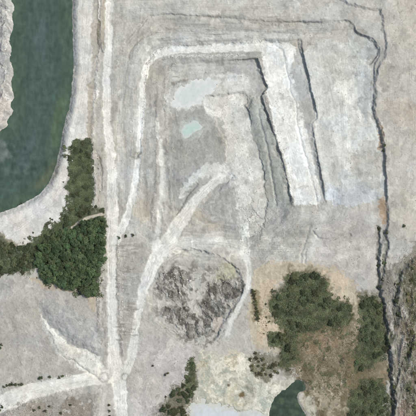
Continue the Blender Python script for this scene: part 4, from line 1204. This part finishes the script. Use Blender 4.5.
tag(link('rubble', mesh_np('rubble', v, f, M_ROCKP, smooth=False)), 'loose limestone rubble strewn over the benches and heaps', 'rubble', kind='stuff')

def stone_template(seed):
    g = np.random.default_rng(seed+90)
    v = np.array([(1,0,0),(0,1,0),(-1,0,0),(0,-1,0),(0,0,1),(0,0,-1)], float)*g.uniform(.6, 1.2, (6, 1))+g.normal(0, .15, (6, 3))
    return v, np.array([(0,1,4),(1,2,4),(2,3,4),(3,0,4),(1,0,5),(2,1,5),(3,2,5),(0,3,5)])
STN = [stone_template(i) for i in range(8)]
v, f = rubble([([(-8,282),(60,286),(98,300),(104,372),(0,392),(-8,392)], 5200, .12, .62, 0), ([(96,60),(150,30),(160,230),(110,260),(96,215)], 3800, .12, .55, 0),
               ([(150,16),(370,24),(372,60),(300,44),(150,46)], 2600, .12, .55, 0), ([(310,60),(372,60),(384,200),(330,206)], 2600, .12, .55, 0),
               ([(386,-8),(424,-8),(424,240),(388,240)], 2600, .12, .6, 0), ([(134,344),(196,345),(182,384),(150,424),(130,424)], 2600, .12, .6, 0),
               ([(150,66),(290,62),(292,212),(170,236)], 5200, .12, .6, 0), ([(240,210),(380,208),(376,290),(256,264)], 3600, .12, .6, 0),
               ([(284,326),(360,322),(350,424),(304,424)], 2600, .12, .6, 0), ([(100,-8),(300,-8),(340,20),(150,14),(104,60)], 2200, .12, .5, 0),
               ([(200,345),(290,370),(264,410),(200,400)], 1200, .1, .5, 0)], STN, 6)
tag(link('loose_stones', mesh_np('loose_stones', v, f, M_STONE, smooth=False)), 'loose grey stones scattered over the stony ground', 'stones', kind='stuff')

# round gravel mounds at the junction and at the pit mouth
def mound(u, v, r, h, label):
    n = 20; V_ = [(0, 0, h)]; F_ = []
    for k, (q, z) in enumerate(((.35, .92), (.65, .62), (.9, .2), (1.0, -.25))):
        for i in range(n):
            a = i*2*math.pi/n; j = 1+rng.normal(0, .04)
            V_.append((math.cos(a)*r*q*j, math.sin(a)*r*q*j, h*z+rng.normal(0, .03)))
    me = bpy.data.meshes.new('gravel_mound')
    for i in range(n): F_.append((0, 1+i, 1+(i+1) % n))
    for k in range(3):
        for i in range(n): F_.append((1+k*n+i, 1+(k+1)*n+i, 1+(k+1)*n+(i+1) % n, 1+k*n+(i+1) % n))
    me.from_pydata(V_, [], F_); me.materials.append(M_MOUND)
    for p in me.polygons: p.use_smooth = True
    o = link('gravel_mound', me); o.location = (u-208, 208-v, float(height(u, v))-.05)
    tag(o, label, 'mound')
M_MOUND = plain_material('pale_gravel', (.62, .61, .58), .12, 2.0)
mound(104.5, 376.5, 2.5, .3, 'small round pale gravel mound at the road junction')
print('objects', len(bpy.data.objects), 'tris', sum(len(m.polygons) for m in bpy.data.meshes))
